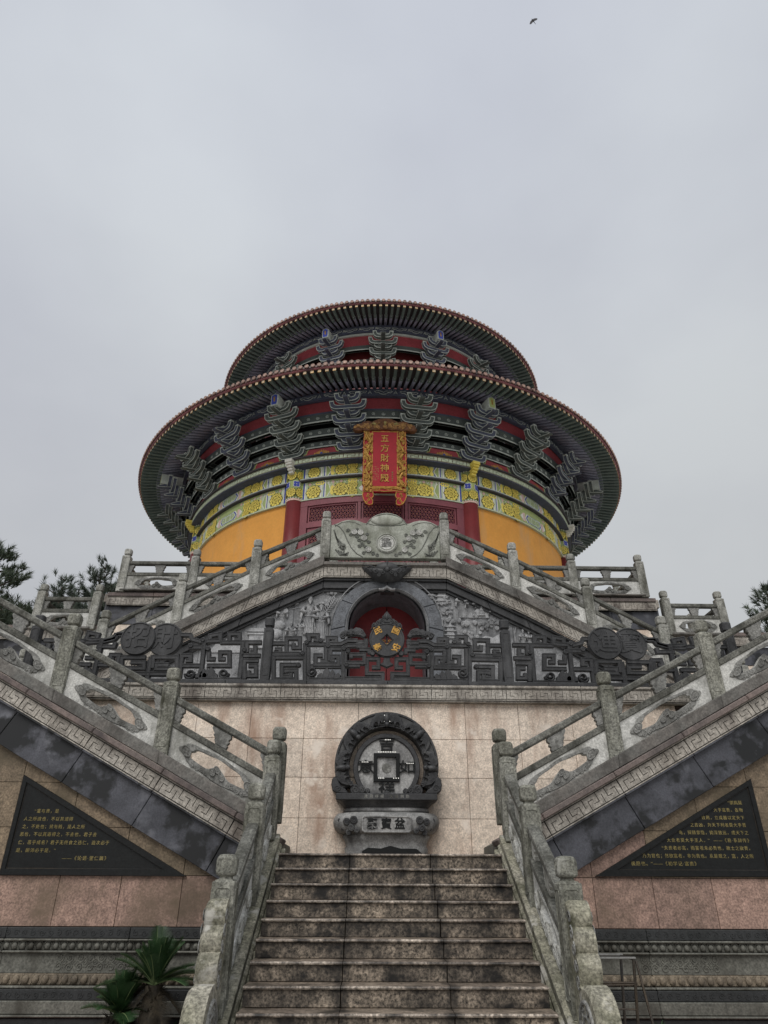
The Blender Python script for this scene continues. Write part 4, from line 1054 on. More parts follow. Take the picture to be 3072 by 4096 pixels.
# ingot keystone over the arch
ik = thing('ingot_ornament', 'dark carved ingot-shaped boss on the coping right above the arch', 'ornament', (.04, YG-.1, 5.7))
def boat(z, w): return
m_ = MB()
prof = [(.10, .05, 5.70), (.24, .13, 5.74), (.34, .18, 5.82), (.42, .20, 5.90), (.50, .20, 5.97), (.545, .16, 6.05)]
n = 24; vs = []
for hw, dp, z in prof:
    for k in range(n+1):
        w = pi+pi*k/n
        zz = z+(abs(math.cos(w))**3)*.0*hw - (1-abs(math.cos(w)))*max(0, z-5.93)*.9
        vs.append((.04+hw*math.cos(w), YG-.10-dp*abs(math.sin(w))**.8, zz))
m_.smooth = True
m_.add(vs, [(i*(n+1)+k, i*(n+1)+k+1, (i+1)*(n+1)+k+1, (i+1)*(n+1)+k) for i in range(len(prof)-1) for k in range(n)])
m_.sph((.04, YG-.16, 6.0), (.26, .14, .15), 18, 10); m_.smooth = False
part('boat_body', m_, 'basalt', ik)
m_ = MB()
for sx in (-1, 1):
    for (dx, dz, r) in ((.10, 5.86, .05), (.18, 5.80, .04), (.25, 5.90, .055), (.34, 5.93, .045), (.40, 5.99, .04), (.06, 5.95, .04)):
        m_.sweep(spiral((.04+sx*dx, dz), r, 1.3, 12, 1, sx), bead(.013, YG-.10-.21*math.sqrt(max(0, 1-(dx/.5)**2))), ident, caps=False)
    m_.sweep([(.04+sx*.05, 5.93), (.04+sx*.2, 5.96), (.04+sx*.36, 6.03), (.04+sx*.5, 6.04)], bead(.016, YG-.26), ident)
m_.sph((.04, YG-.30, 5.93), (.05, .03, .06), 10, 6)
m_.sweep([(.04, 6.14), (.04, 5.98)], bead(.012, YG-.29), ident)
part('boss_carving', m_, 'basalt', ik)
m_ = MB()
for sx in (-1, 1):
    m_.ext([[(.04, 5.66), (.04+sx*.05, 5.62), (.04+sx*.12, 5.585), (.04+sx*.18, 5.59), (.04+sx*.17, 5.555), (.04+sx*.08, 5.55), (.04+sx*.02, 5.585), (.04, 5.60)]], YG-.09, YG, ident, .01)
part('tassel', m_, 'carve', ik)

# carved ingot panel between the two top posts
ig = thing('ingot_screen', 'tall ingot-shaped carved stone screen with a coin medallion at the top of the gable', 'panel', (.03, YG, 6.30))
gx = .03
half_ = [(0, 7.445), (.10, 7.435), (.22, 7.395), (.32, 7.33), (.40, 7.25), (.455, 7.165), (.52, 7.18), (.62, 7.225), (.75, 7.255), (.88, 7.25), (1.0, 7.215), (1.10, 7.16), (1.19, 7.10)]
loop = [(gx-x, z) for x, z in reversed(half_)]+[(gx+x, z) for x, z in half_[1:]]+[(1.215, 6.30), (-1.215, 6.30)]
loop[0] = (-1.215, 7.10); 
m_ = MB(); m_.ext([loop], YG-.06, YG+.08, ident, .02); part('panel_slab', m_, 'ingot', ig)
m_ = MB()
m_.sweep([(gx-x, z-.035) for x, z in reversed(half_[:6])]+[(gx+x, z-.035) for x, z in half_[1:6]], bead(.010, YG-.06), ident)
m_.sweep([(gx-.455, 7.165), (gx-.3, 7.12), (gx-.12, 7.10), (gx, 7.098), (gx+.12, 7.10), (gx+.3, 7.12), (gx+.455, 7.165)], bead(.009, YG-.06), ident)
for sx in (-1, 1):
    m_.sweep([(gx+sx*x, z) for x, z in [(1.17, 7.12), (1.05, 7.06), (.95, 6.93), (.88, 6.75), (.78, 6.55), (.65, 6.40), (.52, 6.325)]], bead(.012, YG-.06), ident)
    m_.sweep([(gx+sx*x, z) for x, z in [(1.15, 7.07), (1.0, 7.18), (.84, 7.20), (.70, 7.17), (.58, 7.11)]], bead(.008, YG-.06), ident)
part('panel_outline', m_, 'carveoutline', ig)
m_ = MB(); m_.smooth = True
m_.sph((gx, YG-.065, 7.235), (.36, .05, .13), 20, 8); m_.smooth = False
part('ingot_dome', m_, 'ingot', ig)
m_ = MB(); m_.disc(.235, (gx, 6.66), YG-.095, YG-.05, ident, 32, .006); cm = part('medallion', m_, 'panel', ig)
m_ = MB(); m_.ring(.215, .014, (gx, 6.66), n=30, t=YG-.095); m_.ring(.165, .008, (gx, 6.66), n=30, t=YG-.095)
for k in range(40): 
    w = 2*pi*k/40; m_.sweep([(gx+.175*math.cos(w), 6.66+.175*math.sin(w)), (gx+.197*math.cos(w), 6.66+.197*math.sin(w))], bead(.004, YG-.095), ident)
part('medallion_ring', m_, 'ingot', cm)
for ch, dx, dz in (('招', -.055, .06), ('財', .055, .06), ('進', -.055, -.055), ('寶', .055, -.055)):
    put('character', text_mesh(ch, .125, .006, 'relief', .002), cm, T((gx+dx, YG-.096, 6.66+dz)) @ RXF)
for sx in (-1, 1):
    for (x, z) in ((.72, 6.93), (.58, 6.92), (.50, 6.78), (.40, 6.50)):
        m_ = MB(); coin_relief(m_, (gx+sx*x, z), .068, ident, YG-.075); part('carved_coin', m_, 'panel', ig)
    m_ = MB()
    for i, (x, z, r) in enumerate(((.86, 6.97, .045), (.80, 6.87, .04), (.65, 6.83, .045), (.43, 6.88, .04), (.61, 6.73, .045), (.40, 6.70, .04), (.53, 6.63, .05), (.60, 6.58, .04), (.30, 6.42, .045), (.20, 6.38, .04), (.50, 6.42, .04), (.66, 7.0, .035), (.46, 6.58, .035))):
        m_.sweep(spiral((gx+sx*x, z), r, 1.4, 14, i*1.3, sx if i % 2 else -sx), bead(.015, YG-.062), ident, caps=False)
    part('coin_scrolls', m_, 'carveoutline', ig)
    m_ = MB()   # bird-like feathered carving at the outer foot
    for k in range(7):
        m_.sweep([(gx+sx*(1.17-.02*k), 6.98-.07*k), (gx+sx*(1.12-.02*k), 6.80-.045*k), (gx+sx*(1.0-.01*k), 6.66-.03*k), (gx+sx*(.93), 6.60-.025*k)], bead(.017, YG-.062), ident)
    for k in range(5): m_.sweep([(gx+sx*(1.12-.06*k), 6.50-.02*k), (gx+sx*(1.02-.04*k), 6.37), (gx+sx*(.88-.01*k), 6.36+.02*k)], bead(.017, YG-.062), ident)
    m_.sph((gx+sx*.95, YG-.075, 6.60), (.05, .03, .04), 10, 6); m_.sweep(spiral((gx+sx*.97, 6.56), .07, 1.2, 12, 0, sx), bead(.017, YG-.062), ident)
    part('bird_carving', m_, 'carveoutline', ig)

# ---------------------------------------------------------------- relief carvings on the gable wall
YR = YG+.10
rl = thing('stone_relief', 'carved relief of robed old men and pine trees left of the arched door', 'relief', (-2, YR, 3.6))
rr_ = thing('stone_relief', 'carved relief of robed immortals on clouds beside pagodas right of the arched door', 'relief', (2, YR, 3.6))
def rosette_cluster(pts, r, seed, parent):
    b = MB(); R_ = random.Random(seed)
    for x, z in pts:
        for k in range(7):
            cx_, cz_ = x+R_.gauss(0, .085), z+R_.gauss(0, .038); q = r*R_.uniform(.75, 1.2); t = YR-R_.uniform(.025, .055)
            n = 14
            b.ext([[(cx_+q*(1+.12*math.cos(7*2*pi*i/n))*math.cos(2*pi*i/n), cz_+q*.9*(1+.12*math.cos(7*2*pi*i/n))*math.sin(2*pi*i/n)) for i in range(n)]], t, YR+.01, ident, .008, back=False)
            b.disc(q*.22, (cx_, cz_), t-.006, t+.001, ident, 6)
            for a in range(5): b.sweep([(cx_+q*.25*math.cos(a*1.257), cz_+q*.25*math.sin(a*1.257)), (cx_+q*.85*math.cos(a*1.257), cz_+q*.8*math.sin(a*1.257))], bead(.003, t), ident)
    part('pine_foliage', b, 'carve', parent)
def trunk(pts, r0_, r1_, parent):
    b = MB(); n = len(pts); b.smooth = True
    b.tube([(x, YR-.005, z) for x, z in pts], [r0_+(r1_-r0_)*i/(n-1) for i in range(n)], 8); part('branch', b, 'carve', parent)
def figure(x, z0, h, parent, style=0, seed=0, mk='carve'):
    """robed figure in half relief: robe, sleeves, head with hat or knot, beard"""
    R_ = random.Random(seed); b = MB(); b.smooth = True
    w = h*.15; y = YR+.005
    b.lathe([(w*.95, 0), (w*1.0, h*.03), (w*.80, h*.22), (w*.62, h*.46), (w*.70, h*.60), (w*.80, h*.72), (w*.66, h*.79), (w*.26, h*.83), (w*.22, h*.86)], 18, X=lambda a, c_, z: (x+a*(1+.06*math.sin(a*90+z*20)), y+c_*.55*(1+.10*math.sin(a*120)), z0+z))
    b.sph((x, y-.045, z0+h*.905), (h*.062, h*.06, h*.078), 12, 8)
    for sx in (-1, 1):
        b.tube([(x+sx*w*.75, y-.03, z0+h*.73), (x+sx*w*1.35, y-.05, z0+h*.60), (x+sx*w*.55, y-.085, z0+h*.56)], [h*.05, h*.062, h*.045], 8)
        b.tube([(x+sx*w*1.2, y-.04, z0+h*.60), (x+sx*w*1.45, y-.03, z0+h*.44), (x+sx*w*1.1, y-.03, z0+h*.36)], [h*.05, h*.035, h*.01], 7)
    b.sph((x, y-.04, z0+h*.965), (h*.05, h*.05, h*.035), 10, 6)
    b.smooth = False
    if style == 0:   # winged hat
        b.box(x-h*.075, x+h*.075, y-.10, y, z0+h*.945, z0+h*.985, .004)
        for sx in (-1, 1): b.ext([[(x+sx*h*.07, z0+h*.95), (x+sx*h*.20, z0+h*.97), (x+sx*h*.18, z0+h*.92), (x+sx*h*.07, z0+h*.93)]], y-.05, y-.02, ident, .004)
    # robe folds
    for k in range(7):
        u = (k-3)/3.2*w
        b.sweep([(x+u*1.15, z0+h*.03), (x+u*.95, z0+h*.26), (x+u*.7, z0+h*.46)], bead(h*.009, y-.53*math.sqrt(max(0, (w*1.05)**2-(u*.95)**2))), ident)
    b.sweep([(x-w*.8, z0+h*.49), (x, z0+h*.47), (x+w*.8, z0+h*.49)], bead(h*.015, y-w*.50), ident)
    for k in range(3): b.sweep([(x-w*.5+.01*k, z0+h*.70-.03*k), (x, z0+h*(.60-.05*k)), (x+w*.5-.01*k, z0+h*.70-.03*k)], bead(h*.008, y-w*.50), ident)
    # face: beard, brow, nose
    b.sph((x, y-.035-h*.055, z0+h*.895), (h*.012, h*.012, h*.02), 6, 4)
    for sx in (-1, 1): b.sph((x+sx*h*.024, y-.035-h*.052, z0+h*.912), (h*.011, h*.006, h*.006), 6, 4)
    b.ext([[(x-h*.035, z0+h*.875), (x+h*.035, z0+h*.875), (x+h*.02, z0+h*.80), (x, z0+h*.76), (x-h*.02, z0+h*.80)]], y-.04-h*.055, y-.03, ident, .004)
    part('figure', b, mk, parent)
def cloudband(pts, r, parent, seed=1):
    b = MB(); R_ = random.Random(seed)
    for x, z in pts:
        for k in range(5):
            q = r*R_.uniform(.6, 1.1); c_ = (x+R_.gauss(0, .06), z+R_.gauss(0, .03)); t = YR-R_.uniform(.03, .06)
            b.disc(q, c_, t, YR+.01, ident, 12, .008); b.sweep(spiral(c_, q*.75, 1.3, 9, R_.random()*6, 1), bead(.005, t), ident, caps=False)
    part('clouds', b, 'carve', parent)
def pagoda(x, z0, w, n, parent, hh=.10):
    b = MB()
    for i in range(n):
        z = z0+i*hh; q = w*(1-.10*i)
        b.box(x-q*.36, x+q*.36, YR-.03, YR+.01, z, z+hh*.62, .003)
        b.ext([[(x-q*.55, z+hh*.62), (x+q*.55, z+hh*.62), (x+q*.62, z+hh*.76), (x+q*.40, z+hh*.86), (x+q*.3, z+hh), (x-q*.3, z+hh), (x-q*.40, z+hh*.86), (x-q*.62, z+hh*.76)]], YR-.055, YR+.01, ident, .006)
        for k in (-1, 0, 1): b.box(x+k*q*.2-.008, x+k*q*.2+.008, YR-.036, YR-.028, z+.01, z+hh*.5)
    b.ext([[(x-w*.14, z0+n*hh), (x+w*.14, z0+n*hh), (x, z0+n*hh+.10)]], YR-.04, YR+.01, ident, .004)
    part('pagoda', b, 'carve', parent)
rosette_cluster([(-1.56, 5.66), (-1.34, 5.64), (-1.14, 5.74), (-.93, 5.74), (-.78, 5.70), (-1.09, 5.57), (-1.42, 5.58)], .048, 1, rl)
rosette_cluster([(-1.90, 5.46), (-1.70, 5.50), (-1.95, 5.32), (-2.09, 5.24), (-2.2, 5.14), (-1.80, 5.40)], .048, 2, rl)
trunk([(-1.22, 5.30), (-1.16, 5.42), (-1.13, 5.52), (-1.18, 5.62)], .035, .018, rl); trunk([(-1.13, 5.50), (-1.0, 5.55), (-.9, 5.58)], .02, .01, rl); trunk([(-1.48, 5.52), (-1.6, 5.40), (-1.75, 5.36), (-1.9, 5.33)], .022, .012, rl); trunk([(-2.1, 5.14), (-1.9, 5.18), (-1.8, 5.20)], .016, .008, rl)
figure(-1.58, 4.60, .84, rl, 1, 3); figure(-1.34, 4.50, .80, rl, 0, 4); figure(-2.16, 4.74, .54, rl, 1, 5); figure(-1.95, 4.38, .50, rl, 2, 6); figure(-1.77, 4.48, .46, rl, 2, 7); figure(-1.55, 4.40, .36, rl, 2, 8, 'basalt')
b = MB()  # feather fan
ax, az, bx, bz = -1.36, 4.95, -1.06, 5.38
b.sweep([(ax, az), (-1.22, 5.12), (bx, bz)], bead(.010, YR-.06), ident)
for i in range(11):
    w = i/10; px, pz = ax+(bx-ax)*w, az+(bz-az)*w+.02*math.sin(w*3)
    for s_ in (-1, 1): b.sweep([(px, pz), (px+s_*.045+.02, pz-s_*.035+.03), (px+s_*.07*(1-.3*w)+.05, pz-s_*.06*(1-.3*w)+.065)], bead(.009, YR-.045), ident)
part('feather_fan', b, 'carve', rl)
b = MB(); b.smooth = True; b.sph((-2.2, YR-.01, 4.80), (.13, .06, .11), 14, 8); b.sph((-2.24, YR-.01, 4.62), (.12, .05, .12), 14, 8); b.smooth = False
for k in range(8): b.sweep([(-2.20+.07*math.cos(k*.785), 4.80+.07*math.sin(k*.785)), (-2.20+.13*math.cos(k*.785), 4.80+.11*math.sin(k*.785))], bead(.006, YR-.05), ident)
part('peach_bag', b, 'carve', rl)
b = MB(); 
for k in range(3): b.sweep([(-2.56+.06*k, 5.15-.05*k), (-2.45+.06*k, 5.19-.05*k), (-2.36+.06*k, 5.14-.05*k), (-2.26+.05*k, 5.18-.05*k)], bead(.008, YR), ident)
for k in range(3): b.sweep([(-1.35-.06*k, 5.80-.04*k), (-1.25-.06*k, 5.84-.04*k), (-1.15-.06*k, 5.80-.04*k), (-1.05, 5.83-.03*k)], bead(.008, YR), ident)
part('wind_lines', b, 'carve', rl)
b = MB(); b.box(-2.80, -2.50, YR-.04, YR+.01, 4.30, 4.58, .004); b.box(-2.84, -2.48, YR-.06, YR+.01, 4.58, 4.62, .004); b.ext([[(-2.86, 4.64), (-2.46, 4.64), (-2.52, 4.72), (-2.80, 4.72)]], YR-.06, YR+.01, ident, .006)
b.sweep([(-2.69, 4.32), (-2.69, 4.42), (-2.655, 4.46), (-2.62, 4.42), (-2.62, 4.32)], bead(.010, YR-.04), ident); part('gate_tower', b, 'carve', rl)
b = MB()
for k in range(9): b.box(-2.17, -2.12, YR-.05, YR+.01, 4.28+k*.035, 4.298+k*.035, .003)
part('steps_carving', b, 'carve', rl)
b = MB(); b.sweep(arc(-3.35, 4.15, .42, rad(60), rad(150), 14), bead(.012, YR), ident); b.sweep(arc(-3.35, 4.15, .36, rad(60), rad(150), 14), bead(.008, YR), ident)
b.ext([[(-3.6, 4.2), (-3.45, 4.42), (-3.36, 4.36), (-3.26, 4.50), (-3.1, 4.35), (-2.95, 4.40), (-2.86, 4.2)]], YR-.025, YR+.01, ident, .01); part('hills_carving', b, 'carve', rl)
# right side
figure(1.64, 5.00, .62, rr_, 0, 11); figure(1.82, 5.00, .52, rr_, 2, 12); figure(2.26, 4.96, .30, rr_, 2, 13); figure(1.92, 4.88, .28, rr_, 2, 14)
cloudband([(1.27, 4.96), (1.40, 4.93), (1.53, 4.90), (1.66, 4.87), (1.80, 4.90), (1.97, 4.86), (2.10, 4.81), (2.22, 4.84), (2.33, 4.90), (1.35, 5.10)], .045, rr_, 3)
cloudband([(1.95, 5.33), (2.15, 5.34), (2.22, 5.26)], .035, rr_, 5); cloudband([(1.25, 5.35), (1.36, 5.38), (1.32, 5.20), (1.26, 5.10)], .032, rr_, 6)
b = MB(); b.ext([[(1.88, 5.0), (2.20, 5.0), (2.18, 5.15), (2.10, 5.26), (2.05, 5.31), (1.99, 5.26), (1.90, 5.15)]], YR-.03, YR+.01, ident, .01)
for k in range(6): b.sph((2.045, YR-.045, 5.06+k*.035), (.085-.012*k, .035, .022), 10, 5)
part('stupa', b, 'carve', rr_)
pagoda(.985, 5.42, .17, 2, rr_, .10); pagoda(1.22, 5.30, .30, 3, rr_, .10); pagoda(1.37, 4.55, .24, 3, rr_, .09); pagoda(3.22, 4.50, .42, 2, rr_, .12)
rosette_cluster([(2.78, 5.02), (2.90, 4.98), (2.62, 4.97), (2.70, 5.05), (1.66, 4.60), (1.80, 4.62), (2.95, 4.90)], .035, 8, rr_)
trunk([(2.73, 4.4), (2.71, 4.65), (2.76, 4.85), (2.80, 5.0)], .03, .012, rr_); trunk([(2.75, 4.82), (2.86, 4.90), (2.95, 4.92)], .014, .008, rr_)
figure(2.88, 4.36, .40, rr_, 2, 15); figure(3.0, 4.36, .38, rr_, 2, 16)
b = MB(); b.ext([[(1.9, 4.5), (2.1, 4.62), (2.25, 4.58), (2.4, 4.66), (2.6, 4.55), (2.6, 4.4), (1.9, 4.4)]], YR-.015, YR+.01, ident, .01); part('hills_carving', b, 'carve', rr_)
for p_, s_ in ((rl, -1), (rr_, 1)):
    b = MB(); R_ = random.Random(5)
    for k in range(60):
        x = s_*R_.uniform(1.3, 4.0); z = R_.uniform(3.75, min(4.5, low(abs(x))-.1))
        b.sweep(spiral((x, z), R_.uniform(.03, .07), 1.2, 9, R_.random()*6, R_.choice((-1, 1))), bead(.007, YR), ident, caps=False)
    part('ground_carving', b, 'carve', p_, kind='stuff')
    b = MB()
    for k in range(12):
        w = rad(56+k*4) if s_ > 0 else rad(124-k*4)
        q = 1.28+.05*(k % 2)
        if AZ-.1+q*math.sin(w) < low(0)-.02: b.sweep(spiral((AX+q*math.cos(w), AZ-.1+q*math.sin(w)), .055, 1.3, 10, k, s_), bead(.009, YR), ident, caps=False)
    part('arch_cloud_carving', b, 'carve', p_, kind='stuff')

# ---------------------------------------------------------------- platforms below the hall
pw = thing('platform_wall', 'stone platform below the hall with key pattern edge over a dark carved band', 'wall', (0, 15.8, 2.92))
def platform(x0, x1, y, ztop, zf0, zf1, side=None, down=2.95):
    L_ = x1-x0; n = max(1, round(L_/1.1)); w = L_/n
    for i in range(n):
        a, c = x0+i*w+.003, x0+(i+1)*w-.003
        m_ = MB(); m_.box(a, c, y-.12, y+.3, zf1+.003, ztop, .01); part('ledge_stone', m_, 'ledge_red', pw)
        m_ = MB(); fret(m_, a, c, zf0, zf1, lambda s, z, t: (s, y-.08+t, z), 4, .012); part('fret_stone', m_, ['fret', 'fretgap'], pw)
        m_ = MB(); m_.box(a, c, y, y+.3, zf0-.46, zf0-.003, .006); part('dark_slab', m_, 'black', pw)
        for zz in range(3):
            m_ = MB(); m_.box(a, c, y+.02, y+.3, zf0-.47-.8*(zz+1), zf0-.463-.8*zz, .004); part('wall_tile', m_, 'tile', pw)
platform(-6.85, 6.85, 15.86, 6.42, 6.095, 6.32)
platform(-9.6, -6.86, 16.1, 5.63, 5.285, 5.53)
platform(6.86, 9.6, 16.1, 5.63, 5.285, 5.53)
m_ = MB(); m_.box(-6.84, 6.84, 16.0, 38, 2.7, 6.41); m_.box(-9.55, 9.55, 16.3, 36, 2.7, 5.62); part('platform_body', m_, 'moulding', pw)
for sg in (-1, 1):
    m_ = MB(); m_.box(sg*6.85, sg*6.90, 15.86, 30, 5.64, 6.42, .004); part('side_slab', m_, 'black', pw)
    m_ = MB(); m_.box(sg*6.85, sg*6.95, 15.84, 30, 6.20, 6.415, .01); part('side_slab', m_, 'fret', pw)
balustrade('straight pale balustrade on the platform right in front of the orange hall wall', None, (0, 15.8, 0), (1, 0, 0), False, [(-6.56, 7.63), (-4.80, 7.635), (-3.04, 7.635), (-1.28, 7.635), (1.30, 7.635), (3.06, 7.635), (4.84, 7.63), (6.60, 7.63)], 'light', curb=.04)
for sg, side in ((-1, 'left'), (1, 'right')):
    balustrade('side balustrade running back from the %s corner of the hall platform' % side, 'platform side balustrades', (sg*6.58, 0, 0), (0, 1, 0), sg < 0, [(15.8, 7.63), (17.5, 7.63), (19.2, 7.63), (20.9, 7.63)], 'light', curb=.04, skip=(0,))
    balustrade('lower terrace balustrade standing out beyond the %s end of the hall platform' % side, 'lower terrace balustrades', (0, 16.0, 0), (sg, 0, 0), sg < 0, [(7.17, 6.71), (8.56, 6.71)], 'light', curb=.06)
    balustrade('side balustrade running back along the %s lower terrace' % side, 'lower terrace side balustrades', (sg*8.56, 0, 0), (0, 1, 0), sg < 0, [(16.0, 6.71), (17.6, 6.71), (19.2, 6.71)], 'light', curb=.06, skip=(0,))
# ---------------------------------------------------------------- the round hall
HC = 26.0
hall = thing('round_hall', 'round two-tier temple hall with orange wall, painted bands and dark bracketed eaves', 'temple', (0, HC, 6.41))
def RZ(a): return T((0, HC, 0)) @ Matrix.Rotation(rad(a), 4, 'Z')
def cyl(R):
    def f(s, z, t): 
        a = s/R; r = R-t
        return (r*math.sin(a), HC-r*math.cos(a), z)
    return f
def cyd(R):  # s in degrees
    def f(s, z, t): a = rad(s); r = R-t; return (r*math.sin(a), HC-r*math.cos(a), z)
    return f
def ringwall(nm, R, z0, z1, mk, a0=-180, a1=180, th=.15, seg=3.0, parent=None):
    m_ = MB(); n = max(1, int(abs(a1-a0)/seg)); m_.smooth = False
    for i in range(n):
        p, q = a0+(a1-a0)*i/n, a0+(a1-a0)*(i+1)/n
        f = cyd(R); vs = [f(p, z0, 0), f(q, z0, 0), f(q, z1, 0), f(p, z1, 0), f(p, z0, th), f(q, z0, th), f(q, z1, th), f(p, z1, th)]
        m_.add(vs, [(0, 1, 2, 3)]); m_.sm[-1] = True; m_.add(vs, [(0, 4, 5, 1), (3, 2, 6, 7)])
    return part(nm, m_, mk, parent or hall)
# orange wall and maroon columns
ringwall('orange_wall', 7.47, 6.41, 11.05, 'wallorange', 22.5, 337.5, .3, 2.0)
CZ = 10.93
for k in range(8):
    a = 22.5+45*k
    m_ = MB(); m_.smooth = True; m_.lathe([(.275, 6.55), (.285, 8.0), (.28, CZ)], 28); m_.smooth = False
    m_.lathe([(.36, 6.41), (.36, 6.48), (.30, 6.56)], 24)
    c = part('column', m_, 'maroon', hall, RZ(a) @ T((0, -7.45, 0)))
    if abs((a+180) % 360-180) > 120: continue
    X = RZ(a) @ T((0, -7.45, 0))
    m_ = MB(); m_.smooth = True; m_.lathe([(.284, CZ), (.284, 12.14)], 28); part('painted_sleeve', m_, 'green', c, X)
    m_ = MB(); m_.lathe([(.288, CZ+.002), (.292, CZ+.012), (.292, CZ+.055), (.288, CZ+.065)], 28); part('sleeve_band', m_, 'pink', c, X)
    m_ = MB()
    for w in range(20):
        q = 2*pi*w/20; m_.sph((.292*math.cos(q), .292*math.sin(q), CZ+.085), .026, 6, 4); m_.sph((.292*math.cos(q), .292*math.sin(q), 12.10), .022, 6, 4)
    part('pearl_row', m_, 'white', c, X)
# rosettes
def rosette(r, rings=2):
    b = MB(); N = 24; b.mi = 1
    b.ext([[(r*1.08*(1+.06*math.cos(8*2*pi*i/N))*math.cos(2*pi*i/N), r*1.08*(1+.06*math.cos(8*2*pi*i/N))*math.sin(2*pi*i/N)) for i in range(N)]], -.004, .012, ident, back=False)
    b.mi = 0
    q = r*.235
    cs = [(0, 0)]+[(r*.42*math.cos(pi/3*i), r*.42*math.sin(pi/3*i)) for i in range(6)]+[(r*.82*math.cos(pi/6*i), r*.82*math.sin(pi/6*i)) for i in range(12)]
    for i, c_ in enumerate(cs): b.disc(q*(.88 if i else .75), c_, -.014-.002*(i % 3), -.003, ident, 8, .004)
    b.mi = 1
    for i, c_ in enumerate(cs[:13]): b.disc(q*.32, c_, -.021, -.010, ident, 4)
    return fixn(b.mesh('rosette', ['yellow', 'yellowdark']))
ros_u = rosette(.200); ros_l = rosette(.240); ros_s = rosette(.165)
def on(a, z, R): return RZ(a) @ T((0, -R, z))
for k in (-67.5, -22.5, 22.5, 67.5):
    for z, da in ((11.22, 0), (11.86, 0), (11.22, 62), (11.86, -62), (11.22, -62), (11.86, 62)):
        X = RZ(k) @ T((0, -7.45, 0)) @ Matrix.Rotation(rad(da), 4, 'Z') @ T((0, -.287, z))
        put('rosette', ros_s, hall, X)
    m_ = MB()
    for q in range(4): m_.disc(.052, (.066*math.cos(q*pi/2+.78), .066*math.sin(q*pi/2+.78)), -.012, .01, ident, 10)
    mb2 = fixn(m_.mesh('blue_flower', 'blue'))
    m_ = MB()
    for q in range(4): m_.disc(.070, (.066*math.cos(q*pi/2+.78), .066*math.sin(q*pi/2+.78)), -.006, .01, ident, 10)
    mb3 = fixn(m_.mesh('flower_border', 'white'))
    for da in (33, -33):
        X = RZ(k) @ T((0, -7.45, 0)) @ Matrix.Rotation(rad(da), 4, 'Z') @ T((0, -.287, 11.54))
        f_ = put('blue_flower', mb2, hall, X); put('flower_border', mb3, f_, X)
